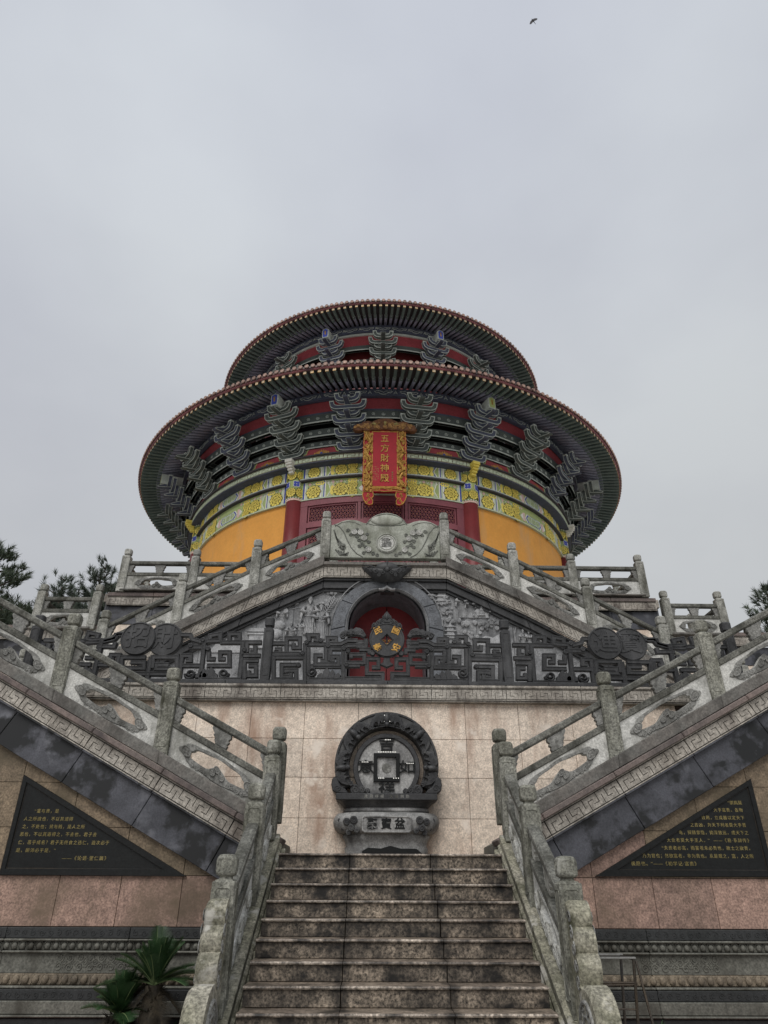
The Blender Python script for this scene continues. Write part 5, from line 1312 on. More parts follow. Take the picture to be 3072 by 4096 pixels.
# band grounds
ringwall('upper_painted_band', 7.56, 11.72, 12.16, 'green', -180, 180, .3)
ringwall('lower_painted_band', 7.53, 10.97, 11.62, 'green', -180, 180, .3)
ringwall('band_ledge', 7.66, 11.615, 11.665, 'soffit', -180, 180, .3); ringwall('band_ledge', 7.63, 11.665, 11.722, 'brkedge', -180, 180, .3)
ringwall('lower_band_edge', 7.56, 10.93, 10.972, 'palegreen', -180, 180, .3)
def bayart(c0):
    for zone, (z0, z1, R, rm) in enumerate(((11.735, 12.135, 7.56, ros_u), (10.985, 11.60, 7.53, ros_l))):
        f = cyd(R); H = z1-z0; zc = (z0+z1)/2 if zone == 0 else z0+.225
        m_ = {k: MB() for k in ('white', 'palegreen', 'pink', 'yellow', 'blue', 'green')}
        def vbar(a, w, k, t=-.006): m_[k].ext([[(c0+a-w/2, z0), (c0+a+w/2, z0), (c0+a+w/2, z1), (c0+a-w/2, z1)]], t, .01, f, back=False)
        for s in (-1, 1):
            for (a, w, k) in ((19.85, .35, 'blue'), (19.5, .25, 'white'), (19.1, .45, 'palegreen'), (15.30, .4, 'white'), (14.85, .45, 'palegreen'), (14.50, .22, 'blue'), (14.2, .3, 'white')): vbar(s*a, w, k)
            # square with rosette ground
            g = 'green' if zone == 0 else 'blue'
            m_[g].ext([[(c0+s*15.6, z0+.02), (c0+s*18.9, z0+.02), (c0+s*18.9, z0+.02+min(H-.04, .42)), (c0+s*15.6, z0+.02+min(H-.04, .42))]], -.003, .01, f, back=False)
            for (x, z) in ((15.75, z0+.05), (18.75, z0+.05), (15.75, z0+min(H, .44)-.04), (18.75, z0+min(H, .44)-.04)):
                m_['palegreen'].ext([[(c0+s*x-.3, z), (c0+s*x, z-.035), (c0+s*x+.3, z), (c0+s*x, z+.035)]], -.006, .01, f, back=False)
            put('rosette', rm, hall, on(c0+s*17.25, zc, R+.004))
            # chevrons
            for off, k, w in ((0, 'white', .012), (.35, 'blue' if zone == 0 else 'palegreen', .02), (.75, 'palegreen', .014), (1.1, 'pink', .012)):
                P = [(c0+s*(13.75-off), z1-.01), (c0+s*(12.9-off+.0), zc), (c0+s*(13.75-off), z0+.01)]
                q = [(x, z) for x, z in P]
                m_[k].ext([[q[0], (q[0][0]-s*.22, q[0][1]), (q[1][0]-s*.22, q[1][1]), (q[2][0]-s*.22, q[2][1]), q[2], q[1]]], -.007, .01, f, back=False)
            put('rosette', rm, hall, on(c0+s*10.25, zc, R+.004))
            dz = .155 if zone == 0 else .18
            put('rosette', ros_s, hall, on(c0+s*7.35, zc+dz*.8, R+.004)); put('rosette', ros_s, hall, on(c0+s*7.35, zc-dz*.8, R+.004))
            # pink diamonds pointing at the cartouche
            for d_, k, t in ((1.0, 'pink', -.006), (.55, 'white', -.009)):
                m_[k].ext([[(c0+s*(5.9), zc), (c0+s*(5.9-1.2*d_), zc+.16*d_), (c0+s*(5.9-2.0*d_), zc+.16*d_), (c0+s*(5.9-2.0*d_), zc-.16*d_), (c0+s*(5.9-1.2*d_), zc-.16*d_)]], t, .01, f, back=False)
            if zone == 1:
                for aa in (15.6, 7.35):
                    b = [(c0+s*aa+d, z1-.085) for d in (-.75, -.25, .25, .75)]
                    m_['yellow'].ext([[(c0+s*aa-1.25, z1-.085), (c0+s*aa-.9, z1-.15), (c0+s*aa+.9, z1-.15), (c0+s*aa+1.25, z1-.085), (c0+s*aa+.9, z1-.02), (c0+s*aa-.9, z1-.02)]], -.012, .01, f, back=False)
                    for d in (-.6, 0, .6): m_['blue'].ext([[(c0+s*aa+d-.13, z1-.10), (c0+s*aa+d+.13, z1-.10), (c0+s*aa+d+.13, z1-.07), (c0+s*aa+d-.13, z1-.07)]], -.015, -.01, f, back=False)
                for aa in (18.3, 12.2, 10.2, 5.2): m_['pink'].ext([[(c0+s*aa-.5, z1-.08), (c0+s*aa, z1-.14), (c0+s*aa+.5, z1-.08), (c0+s*aa, z1-.02)]], -.008, .01, f, back=False)
                for aa in (17.2, 13.6, 11.2, 9.2, 6.0):
                    m_['white'].sweep([(c0+s*aa-.35, z1-.05), (c0+s*aa, z1-.13), (c0+s*aa+.35, z1-.06)], [(-.012, .0), (-.012, -.008), (.012, -.008), (.012, 0)], f)
            # more gold flowers between the frames
            for q_ in (12.35,):
                m_['yellow'].ext([[(c0+s*q_-.55, zc+.12), (c0+s*q_, zc+.19), (c0+s*q_+.45, zc+.10), (c0+s*q_+.1, zc), (c0+s*q_+.45, zc-.10), (c0+s*q_, zc-.19), (c0+s*q_-.55, zc-.12)]], -.010, .01, f, back=False)
        # cartouche with fret lines
        for g, (k, t) in enumerate((('white', -.006), ('blue', -.009), ('palegreen', -.012))):
            e = g*.35; ez = g*.018
            m_[k].ext([[(c0-3.9+e, zc), (c0-3.1+e, zc-.165+ez), (c0+3.1-e, zc-.165+ez), (c0+3.9-e, zc), (c0+3.1-e, zc+.165-ez), (c0-3.1+e, zc+.165-ez)]], t, .01, f, back=False)
        for j in range(3):
            x0 = c0-2.0+j*2.0
            for P in ([(x0-.7, zc-.08), (x0-.7, zc+.08), (x0+.1, zc+.08), (x0+.1, zc-.02)], [(x0+.5, zc+.09), (x0+.5, zc-.08), (x0-.3, zc-.08), (x0-.3, zc+.02)]):
                for u, v in zip(P[:-1], P[1:]):
                    wx, wz = (.07, .0) if abs(u[0]-v[0]) < 1e-6 else (0, .009)
                    m_['green'].ext([[(min(u[0], v[0])-max(wx, .07), min(u[1], v[1])-.009), (max(u[0], v[0])+max(wx, .07), min(u[1], v[1])-.009), (max(u[0], v[0])+max(wx, .07), max(u[1], v[1])+.009), (min(u[0], v[0])-max(wx, .07), max(u[1], v[1])+.009)]], -.0145, -.011, f, back=False)
        for k, mm in m_.items():
            if mm.f: part(k.replace('palegreen', 'pale_green')+'_ornament', mm, k, hall, kind='stuff')
for c0 in (0, -45, 45, -90, 90): bayart(c0)
# key pattern ring and mouldings above the bands
ringwall('fret_bed', 7.84, 12.16, 12.345, 'soffit', -180, 180, .4)
fb = MB(); w = 7.85*rad(3.75)
def fl(s, z, t): return (s, t, z)
fret(fb, -w/2+.003, w/2-.003, 12.160, 12.342, fl, 1, .025, 0.0, gap=.42)
fbm = fixn(fb.mesh('fret_block', ['palegreen', 'maroon']))
for i in range(96):
    a = i*3.75
    if abs((a+180) % 360-180) < 112: put('fret_block', fbm, hall, on(a, 0, 7.85))
ringwall('ring_cornice', 7.95, 12.345, 12.395, 'soffit', -180, 180, .5); ringwall('ring_cornice', 7.88, 12.12, 12.155, 'brkblue', -180, 180, .4)
# carved noses hanging at the columns
nb = MB(); 
nb.box(-.13, .13, -.36, 0, .30, .42, .012); nb.box(-.12, .12, -.33, 0, .22, .30, .025); nb.box(-.11, .11, -.28, 0, .14, .22, .025); nb.box(-.095, .095, -.22, 0, .06, .14, .025); nb.box(-.08, .08, -.15, 0, -.02, .06, .02)
for k in (-67.5, -22.5, 22.5, 67.5):
    put('hanging_nose', cached(('nose', k in (-22.5, 67.5)), lambda: fixn(nb.mesh('hanging_nose', 'white' if k in (-22.5, 67.5) else 'yellow'))), hall, on(k, 11.90, 7.74))

# ---------------------------------------------------------------- door front: maroon frames and lattice
DR = 7.47
f = cyd(DR)
door = None
def fr(nm, a0, a1, z0, z1, t0, mk='maroonlight', parent=hall, t1=.1):
    m_ = MB(); n = max(1, int(abs(a1-a0)/2.5))
    for i in range(n):
        p, q = a0+(a1-a0)*i/n, a0+(a1-a0)*(i+1)/n
        m_.ext([[(p, z0), (q, z0), (q, z1), (p, z1)]], t0, t1, f)
    return part(nm, m_, mk, parent)
dfm = fr('door_frame', -20.6, 20.6, 10.72, 10.93, -.06)
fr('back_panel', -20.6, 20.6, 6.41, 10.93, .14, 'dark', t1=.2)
fr('frame_rail', -20.6, 20.6, 9.93, 10.10, -.05, parent=dfm); fr('frame_rail', -20.6, 20.6, 6.41, 6.60, -.05, parent=dfm)
for a in (-19.6, -5.55, 5.75, 19.6):
    w = 1.0 if abs(a) > 10 else .36
    fr('frame_post', a-w, a+w, 6.41, 10.72, -.052, parent=dfm)
def lattice_mesh(w, h, sp):
    b = MB(); dots = MB()
    def clip(p, d):
        t0, t1 = -1e9, 1e9
        for o, dd, lo, hi in ((p[0], d[0], -w/2, w/2), (p[1], d[1], 0, h)):
            if abs(dd) < 1e-9:
                if o < lo or o > hi: return None
            else:
                u, v = (lo-o)/dd, (hi-o)/dd
                if u > v: u, v = v, u
                t0, t1 = max(t0, u), min(t1, v)
        return None if t1-t0 < .03 else ((p[0]+d[0]*t0, p[1]+d[1]*t0), (p[0]+d[0]*t1, p[1]+d[1]*t1))
    for fam in range(3):
        a = pi*fam/3; d = (math.cos(a), math.sin(a)); nn = (-d[1], d[0])
        for k in range(-60, 60):
            o = k*sp*math.sqrt(3)/2
            c_ = clip((nn[0]*o, nn[1]*o), d)
            if c_: b.sweep([c_[0], c_[1]], [(-.010, .02), (-.010, -.004*fam), (.010, -.004*fam), (.010, .02)], ident)
    for i in range(-40, 40):
        for j in range(-40, 60):
            x = (i+j*.5)*sp; z = j*sp*math.sqrt(3)/2
            if -w/2+.01 < x < w/2-.01 and .01 < z < h-.01:
                b.ring(sp*.25, .007, (x, z), ident, 6, t=-.006)
                dots.sph((x, -.018, z), .011, 5, 4)
    return fixn(b.mesh('lattice', 'maroonlight')), dots.mesh('gold_studs', 'goldbright')
def lat(a, z0, w, h, sp=.115, key=None):
    lm_, dm_ = cached(('lat', round(w, 2), round(h, 2)), lambda: lattice_mesh(w, h, sp))
    X = on(a, z0, DR-.03); o = put('lattice', lm_, hall, X); put('gold_studs', dm_, o, X)
for a0, a1 in ((-18.4, -6.1), (-5.0, 5.2), (6.3, 18.4)):
    n = 2 if a1-a0 > 11 else 2
    for i in range(n):
        p, q = a0+(a1-a0)*i/n, a0+(a1-a0)*(i+1)/n; wd = DR*rad(q-p)
        lat((p+q)/2, 10.16, wd-.0, .50)
        for (aa, bb, za, zb) in ((p, q, 9.80, 9.92), (p, q, 6.62, 6.75), (p, p+.5, 6.62, 9.92), (q-.5, q, 6.62, 9.92), (p, q, 7.9, 8.05)): fr('door_leaf_frame', aa, bb, za, zb, -.01)
        lat((p+q)/2, 8.07, wd-.14, 1.71)
        fr('door_leaf_panel', p+.5, q-.5, 6.76, 7.88, .02, 'maroon')
    for (za, zb) in ((10.11, 10.155), (10.665, 10.715)): fr('lattice_border', a0, a1, za, zb, -.02)
    for aa in (a0, a1-.35): fr('lattice_border', aa, aa+.35, 10.155, 10.665, -.02)

# ---------------------------------------------------------------- brackets
def arm_mesh(w, mk, h=.20, th=.13):
    b = MB(); hw = w/2
    half_ = [(hw-.20, -.02), (hw-.10, 0), (hw-.03, .055), (hw, .10), (hw+.03, .255), (hw-.08, .27), (hw-.10, .17), (hw-.145, .115), (hw-.22, .095)]
    poly = half_+[(-x, z) for x, z in reversed(half_)]
    b.mi = 0; b.ext([poly], -th/2, th/2, ident, .006)
    b.mi = 1
    for sg in (-1, 1):      # painted pale outline, front and back
        b.sweep(poly, [(.002, th/2-.01), (.002, th/2+.005), (-.020, th/2+.005), (-.020, th/2-.01)], lambda s, z, t, sg=sg: (s, -sg*t, z), closed=True)
    for sx in (-1, 1): b.box(sx*(hw-.105), sx*(hw+.055), -th/2-.014, th/2+.014, .268, .305, .008)
    return fixn(b.mesh('cross_arm', [mk, 'brkedge']))
def radial_mesh(r0_, r1_, mk, nose):
    b = MB()
    pr = [(r0_, .0), (r1_-.12, .02), (r1_+.36, -.07), (r1_+.42, -.05), (r1_+.40, -.01), (r1_+.12, .15), (r1_-.02, .21), (r0_, .21)]
    mp_ = lambda s, z, t: (t, -s, z)
    b.mi = 0; b.ext([pr], -.082, .082, mp_, .008)
    b.mi = 1
    for sg in (-1, 1): b.sweep(pr, [(.002, .07), (.002, .087), (.020, .087), (.020, .07)], lambda s, z, t, sg=sg: (sg*t, -s, z), closed=True)
    b.mi = 1; b.box(-.10, .10, -(r1_+.10), -(r1_-.08), .205, .245, .01)
    return fixn(b.mesh('radial_arm', [mk, 'brkedge']))
def headm(mk):
    b = MB(); b.mi = 1
    b.ext([[(-.115, 0), (.115, 0), (.135, .08), (.135, .40), (0, .48), (-.135, .40), (-.135, .08)]], -.30, .5, ident, .012)
    b.mi = 0; b.ext([[(-.085, .03), (.085, .03), (.10, .09), (.10, .375), (0, .44), (-.10, .375), (-.10, .09)]], -.306, -.29, ident)
    b.mi = 2; b.ext([[(-.02, .14), (.035, .14), (.02, .34), (-.035, .34)]], -.310, -.30, ident)
    return fixn(b.mesh('beam_head', [mk, 'brkedge', 'goldbright']))
def bracketset(a, r_top, z_top, tiers, dr, dz, rin, colr, head, sc=1.0):
    mk = 'brk' if colr else 'brkblue'
    base = cached(('bbase', mk, rin), lambda: (lambda b: (b.box(-.15, .15, -rin-.12, -rin+.1, 0, .16, .03), fixn(b.mesh('bracket_set', mk)))[1])(MB()))
    zb = z_top-.20-dz*(tiers-1)
    root = put('bracket_set', base, hall, RZ(a) @ T((0, 0, zb-.17)))
    for i in range(tiers):
        r_ = r_top-dr*(tiers-1-i); z = z_top-.20-dz*(tiers-1-i)
        w1, w2 = round((.58+.055*i)*sc, 3), round((.88+.075*i)*sc, 3)
        s1 = cached(('arm', w1, mk), lambda: arm_mesh(w1, mk)); s2 = cached(('arm', w2, mk), lambda: arm_mesh(w2, mk))
        put('cross_arm', s1, root, on(a, z+.02, r_)); put('cross_arm', s2, root, on(a, z-.15, r_-.17))
        if i == 0: put('cross_arm', s2, root, on(a, z-.05, r_-.32))
        put('radial_arm', cached(('rad', round(r_, 3), mk, head), lambda: radial_mesh(rin-.3, r_, mk, head)), root, RZ(a) @ T((0, 0, z-.04)))
    if head: put('beam_head', cached(('head', head), lambda: headm(head)), root, on(a, z_top-.14, r_top+.02))
for i in range(24):
    a = -172.5+15*i
    if abs(a) > 125: continue
    iscol = abs((abs(a)-22.5) % 45) < 1
    bracketset(a, 8.95, 13.80, 4, .30, .33, 7.80, i % 2 == 0, ({-22.5: 'blue', 22.5: 'green', -67.5: 'green', 67.5: 'blue'}.get(a)), 1.0)
# tier beams and panels between the brackets
for (R_, z0, z1, mk) in ((8.34, 13.36, 13.68, 'brk'), (8.08, 12.98, 13.28, 'brk'), (7.86, 12.70, 12.94, 'brk')):
    ringwall('tier_beam', R_, z0, z1, mk, -180, 180, .12, 2.5)
    ringwall('beam_edge', R_+.012, z0, z0+.045, 'brkedge', -180, 180, .10, 2.5)
    f = cyd(R_)
    m_ = MB()
    for i in range(16):
        a = -120+15*i+ (0)
        for k in range(-1, 2):
            c_ = (0, (z0+z1)/2+.02); f2 = lambda s, z, t, aa=a+k*2.3: cyd(R_)(aa+s/R_*57.3, z, t)
            m_.sweep(spiral(c_, .065, 1.4, 9, k, 1 if k else -1), bead(.008, 0), f2, caps=False)
    part('beam_scrolls', m_, 'brkedge', hall)
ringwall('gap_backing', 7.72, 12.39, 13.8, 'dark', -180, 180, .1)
ringwall('red_soffit', 8.26, 13.78, 14.26, 'redsoffit', -180, 180, .1, 2.5)
ringwall('soffit_border', 8.30, 13.69, 13.785, 'brkblue', -180, 180, .1, 2.5)
b = MB(); b.mi = 0; b.ext([[(-.62, 0), (.62, 0), (.60, .10), (.52, .13), (.50, .24), (.42, .33), (-.42, .33), (-.50, .24), (-.52, .13), (-.60, .10)]], -.01, .02, ident)
b.mi = 1; b.sweep([(-.62, 0), (-.60, .10), (-.52, .13), (-.50, .24), (-.42, .33), (.42, .33), (.50, .24), (.52, .13), (.60, .10), (.62, 0)], bead(.018, -.01), ident)
b.mi = 2
for i in range(9):
    u = -.24+i*.06; h_ = .10+.13*(1-abs(i-4)/4.6)
    b.ext([[(u-.03, .05), (u+.03, .05), (u+.035, .05+h_*.5), (u+.01, .05+h_), (u-.015, .05+h_*.55)]], -.016, -.005, ident)
b.mi = 3; b.disc(.045, (0, .10), -.020, -.01, ident, 12)
fpm = fixn(b.mesh('flame_panel', ['redsoffit', 'green', 'goldbright', 'blue']))
for i in range(-8, 9): put('flame_panel', fpm, hall, on(15*i, 12.40, 7.80))
# purlin band with cloud motifs
ringwall('purlin_band', 8.42, 14.22, 14.52, 'brkblue', -180, 180, .12, 2.5)
b = MB()
cl = [(-.30, .17), (-.24, .10), (-.16, .12), (-.10, .06), (0, .04), (.10, .06), (.16, .12), (.24, .10), (.30, .17)]
b.sweep(cl, bead(.010, 0), ident, caps=False); b.sweep([(-.30, .17), (-.2, .19), (-.08, .17), (0, .12), (.08, .17), (.2, .19), (.30, .17)], bead(.007, 0), ident, caps=False)
b.sweep([(.34, .05), (.40, .19), (.46, .05)], bead(.008, 0), ident, caps=False); b.sweep([(.37, .10), (.43, .10)], bead(.008, 0), ident, caps=False)
cmm = fixn(b.mesh('cloud_motif', 'brkedge'))
for i in range(-19, 20): put('cloud_motif', cmm, hall, on(i*5.8, 14.24, 8.425))

# ---------------------------------------------------------------- eaves
def eave(rE, zE, n, rj, zj, ri, zi, nt_, roof_in, roof_z, lowz_=None):
    """rE,zE: rafter end (bottom). rj: junction. ri: inner end of the round rafters"""
    da = 360/n
    # flying rafter, one object each in the visible sweep, gold end face
    b = MB(); L_ = rE-(rj-.12); m = (zj-zE)/(rE-rj)
    b.box(-.048, .048, -rE, -(rj-.12), 0, .10, X=lambda x, y, z: (x, y, zE+z+(y+rE)*m)); fly = fixn(b.mesh('flying_rafter', 'rafgreen'))
    b = MB(); b.mi = 0; b.box(-.050, .050, -rE-.006, -rE+.004, zE-.002, zE+.102)
    b.mi = 1
    for (x0, x1, z0, z1) in ((-.04, .04, .008, .016), (-.04, .04, .084, .092), (-.04, -.032, .016, .084), (.032, .04, .016, .084), (-.02, -.012, .03, .07), (.012, .02, .03, .07), (-.012, .012, .046, .054)):
        b.box(x0, x1, -rE-.009, -rE-.005, zE+z0, zE+z1)
    end = fixn(b.mesh('gold_end', ['goldbright', 'white']))
    b = MB(); b.smooth = True; m2 = (zi-zj)/(rj-ri)
    b.tube([(0, -rj, zj+.055), (0, -ri+.1, zi+.055+.1*m2)], .060, 8); rnd = fixn(b.mesh('round_rafter', 'rafblue'))
    b = MB(); b.lathe([(.062, -.004), (.062, .004)], 10, X=lambda x, y, z: (x, -rj+z-.004, zj+.055+y)); b.lathe([(.03, -.008), (.03, 0)], 8, X=lambda x, y, z: (x, -rj+z-.004, zj+.055+y)); rend = fixn(b.mesh('rafter_end', 'brkedge'))
    rest = MB(); vis = 300*da/2*.98
    vis = min(vis, 118)
    for i in range(n):
        a = (i+.5)*da; aw = (a+180) % 360-180
        if abs(aw) <= vis:
            o = put('flying_rafter', fly, hall, RZ(a)); put('gold_end', end, o, RZ(a))
            o = put('round_rafter', rnd, hall, RZ(a+da*.0)); put('rafter_end', rend, o, RZ(a))
        else:
            X = RZ(a); 
            rest.add([tuple(X @ v.co) for v in fly.vertices], [tuple(p.vertices) for p in fly.polygons])
    part('far_rafters', rest, 'rafgreen', hall, kind='stuff')
    # soffit boards
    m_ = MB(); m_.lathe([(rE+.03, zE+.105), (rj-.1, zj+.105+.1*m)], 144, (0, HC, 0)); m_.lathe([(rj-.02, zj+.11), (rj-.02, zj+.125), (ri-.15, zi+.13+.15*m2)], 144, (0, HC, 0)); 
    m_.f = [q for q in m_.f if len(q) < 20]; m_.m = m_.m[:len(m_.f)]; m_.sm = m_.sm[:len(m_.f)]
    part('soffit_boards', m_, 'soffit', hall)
    # red eave board and tile edge
    m_ = MB(); m_.smooth = True; m_.lathe([(rE+.0, zE+.104), (rE+.05, zE+.104), (rE+.065, zE+.18), (rE+.03, zE+.18)], 144, (0, HC, 0)); m_.f = [q for q in m_.f if len(q) < 20]; m_.m = m_.m[:len(m_.f)]; m_.sm = m_.sm[:len(m_.f)]
    part('eave_board', m_, 'eavered', hall)
    rt = rE+.10; zt_ = zE+.215
    dt = 360/nt_
    b = MB(); b.mi = 1
    b.lathe([(.066, -.012), (.066, .012)], 12, X=lambda x, y, z: (x, -rt+z, zt_+y)); b.ring(.05, .008, (0, zt_), lambda s, z, t: (s, -rt+t, z), 12, t=-.012)
    b.mi = 0
    prs = [(math.cos(w)*.064, math.sin(w)*.064) for w in [pi*k/6 for k in range(7)]]
    vs = [(x, -rt+.01, zt_+z) for x, z in prs]+[(x, -rt+.45, zt_+z+.20) for x, z in prs]
    b.add(vs, [(k, k+1, k+8, k+7) for k in range(6)])
    cap = fixn(b.mesh('cap_tile', ['rooftile', 'tilecap']))
    b = MB(); wq = rt*rad(dt)/2-.03
    b.ext([[(-wq, zt_+.01), (wq, zt_+.01), (wq*.8, zt_-.035), (wq*.35, zt_-.065), (0, zt_-.08), (-wq*.35, zt_-.065), (-wq*.8, zt_-.035)]], -rt+.02, -rt+.035, lambda s, z, t: (s, t, z)); drip = fixn(b.mesh('drip_tile', 'rooftile'))
    rest = MB(); visn = min(118, 299*dt/2)
    for i in range(nt_):
        a = i*dt; aw = (a+180) % 360-180
        if abs(aw) <= visn:
            put('cap_tile', cap, hall, RZ(a)); put('drip_tile', drip, hall, RZ(a+dt/2))
        else:
            X = RZ(a); rest.add([tuple(X @ v.co) for v in cap.vertices], [tuple(p.vertices) for p in cap.polygons])
    part('far_eave_tiles', rest, 'rooftile', hall, kind='stuff')
    # roof surface and tile rows
    def prof(u): return (rt-.02+(roof_in-rt)*u, zt_-.02+(roof_z-zt_)*(u*.80+.20*u*u))
    m_ = MB(); m_.smooth = True; m_.lathe([prof(u/8) for u in range(9)], 144, (0, HC, 0)); m_.f = [q for q in m_.f if len(q) < 20]; m_.m = m_.m[:len(m_.f)]; m_.sm = m_.sm[:len(m_.f)]
    part('roof_slope', m_, 'rooftile', hall)
    m_ = MB(); m_.smooth = True
    for i in range(nt_):
        a = rad(i*dt); d = Vector((math.sin(a), -math.cos(a), 0)); sdv = Vector((math.cos(a), math.sin(a), 0)); vs = []
        for u in range(1, 8):
            r_, z = prof(u/7 if u < 7 else 1); q = .055*(r_/rt)**.5
            for w in (0, pi/4, pi/2, 3*pi/4, pi): vs.append(Vector((0, HC, z))+d*r_+sdv*(q*math.cos(w))+Vector((0, 0, q*math.sin(w))))
        m_.add(vs, [(j*5+k, j*5+k+1, j*5+k+6, j*5+k+5) for j in range(6) for k in range(4)])
    part('tile_rows', m_, 'rooftile', hall, kind='stuff')
eave(10.01, 13.995, 264, 9.41, 14.11, 8.42, 14.50, 312, 5.75, 16.95)
eave(7.28, 19.50, 198, 6.72, 19.545, 5.90, 19.84, 228, .55, 23.2)

# upper drum and brackets
ringwall('upper_drum', 5.35, 14.5, 20.0, 'maroon', -180, 180, .2)
for (R_, z0, z1) in ((5.86, 18.62, 18.86), (5.62, 18.10, 18.34), (5.45, 17.6, 17.85)):
    ringwall('tier_beam', R_, z0, z1, 'brk', -180, 180, .12, 3); ringwall('beam_edge', R_+.012, z0, z0+.045, 'brkedge', -180, 180, .10, 3)
ringwall('red_soffit', 5.80, 18.90, 19.42, 'redsoffit', -180, 180, .1, 3)
ringwall('purlin_band', 5.92, 19.50, 19.86, 'brkblue', -180, 180, .12, 3)
for i in range(-19, 20): put('cloud_motif', cmm, hall, on(i*6.4, 19.54, 5.925))
ringwall('soffit_border', 5.86, 19.40, 19.50, 'brkedge', -180, 180, .1, 3)
for i in range(-6, 7):
    a = 20*i
    bracketset(a, 6.32, 18.98, 4, .24, .33, 5.45, i % 2 == 0, {-1: 'blue', 1: 'blue'}.get(i), .95)
m_ = MB(); m_.smooth = True; m_.lathe([(.6, 23.1), (.75, 23.3), (.45, 23.5), (.5, 23.8), (.7, 24.1), (.55, 24.5), (.2, 24.8), (.12, 25.2), (0, 25.4)], 24, (0, HC, 0)); part('roof_finial', m_, 'goldbright', hall)

# ---------------------------------------------------------------- name board
nbd = thing('name_board', 'tall red name board with gold dragon frame and five gold characters over the entrance', 'sign', (.05, 17.9, 10.3))
def NB(s, z, t): return (.055+s, 17.98-(z-10.3)*.145+t, z)
m_ = MB(); m_.ext([[(-.385, 10.90), (.385, 10.90), (.385, 12.76), (-.385, 12.76)]], -.03, .05, NB, .004); brd = part('board', m_, 'redsign', nbd)
def wob(x0, z0, x1, z1, n, amp): 
    return [(x0+(x1-x0)*i/n+(amp*math.sin(i*pi/1.0*1.0+.0)*(-1)**i if z0 != z1 else 0)+(amp*abs(math.sin(i*pi*.5)) if z0 != z1 else 0), z0+(z1-z0)*i/n) for i in range(n+1)]
def scal(w, n=13):
    out_ = []
    for i in range(n*4+1):
        z = 13.0-(13.0-10.72)*i/(n*4); out_.append((w+.022*abs(math.sin(i*pi/4))+(.02 if .2 < i/(n*4) < .9 else 0), z))
    return out_
R1 = scal(.655); 
outl = R1+[(-x, z) for x, z in reversed(R1)]
inn = [(-.395, 10.885), (.395, 10.885), (.395, 12.775), (-.395, 12.775)]
m_ = MB(); m_.ext([outl, inn], -.02, .09, NB); part('frame_back', m_, 'redsign', nbd)
m_ = MB()
for sx in (-1, 1):
    m_.sweep([(sx*(x-.03), z) for x, z in R1], bead(.016, -.02), NB)
m_.sweep([(-.62, 10.80), (-.3, 10.76), (0, 10.73), (.3, 10.76), (.62, 10.80)], bead(.016, -.02), NB)
m_.sweep(inn, bead(.018, -.02), NB, closed=True)
part('gold_edging', m_, 'goldbright', nbd)
# dragons: sinuous bodies and clouds down each side
R_ = random.Random(4)
for sx in (-1, 1):
    m_ = MB(); m_.smooth = True
    P = [NB(sx*(.52+.065*math.sin(i*.62)), 12.85-i*.062, -.055) for i in range(33)]
    m_.tube(P, [.022+.022*math.sin(min(1, i/8)*pi/2)*(1-.5*i/33) for i in range(33)], 8); m_.smooth = False
    part('dragon_body', m_, 'goldbright', nbd)
    m_ = MB()
    for i in range(95):
        z = 12.95-i*.0235; x = sx*(.525+R_.uniform(-.115, .115)); r = R_.uniform(.03, .06)
        m_.sweep(spiral((x, z), r, 1.3, 9, R_.random()*6, sx), bead(.015, -.022-R_.uniform(0, .03)), NB, caps=False)
    for i in range(5):
        z = 12.45-i*.38; m_.sph(NB(sx*.42, z, -.05), (.045, .04, .05), 8, 6)
        for k in range(4): m_.sweep([(sx*.42, z), (sx*(.42+.05*math.cos(k*1.5)), z+.07*math.sin(k*1.5))], bead(.009, -.045), NB)
    part('dragon_clouds', m_, 'goldbright', nbd)
    m_ = MB(); ft = [(sx*x, z) for x, z in [(.36, 10.72), (.66, 10.72), (.68, 10.60), (.64, 10.46), (.56, 10.33), (.46, 10.29), (.37, 10.32), (.36, 10.42), (.40, 10.50), (.34, 10.58)]]
    m_.ext([ft], -.01, .08, NB, .01); ft_ = part('foot', m_, 'redsign', nbd)
    m_ = MB(); m_.sweep(ft, bead(.014, -.012), NB, closed=True)
    for i in range(5): m_.sweep(spiral((sx*(.50+.04*math.sin(i*2)), 10.64-i*.065), .045, 1.2, 9, i, sx), bead(.010, -.012), NB, caps=False)
    part('foot_carving', m_, 'goldbright', ft_)
m_ = MB()
for i in range(17): m_.sweep(spiral((-.5+i*.0625, 10.83+.015*math.sin(i)), .038, 1.3, 9, i, 1), bead(.011, -.022), NB, caps=False)
m_.sweep([(-.55, 10.88), (-.35, 10.82), (-.1, 10.85), (0, 10.82), (.1, 10.85), (.35, 10.82), (.55, 10.88)], bead(.022, -.03), NB)
part('lower_dragons', m_, 'goldbright', nbd)
tp = [(-1.02, 12.83), (-1.0, 12.94), (-.90, 13.0), (-.78, 13.02), (-.70, 13.09), (-.56, 13.12), (-.42, 13.09), (-.34, 13.13), (-.22, 13.19), (-.08, 13.22), (.08, 13.22), (.22, 13.19), (.34, 13.13), (.42, 13.09), (.56, 13.12), (.70, 13.09), (.78, 13.02), (.90, 13.0), (1.0, 12.94), (1.02, 12.83), (.95, 12.77), (.82, 12.76), (.70, 12.80), (.55, 12.76), (.40, 12.80), (.22, 12.79), (.12, 12.82), (-.12, 12.82), (-.22, 12.79), (-.40, 12.80), (-.55, 12.76), (-.70, 12.80), (-.82, 12.76), (-.95, 12.77)]
m_ = MB(); m_.ext([tp], -.10, .06, NB, .02); cr_ = part('top_crest', m_, 'brownwood', nbd)
m_ = MB()
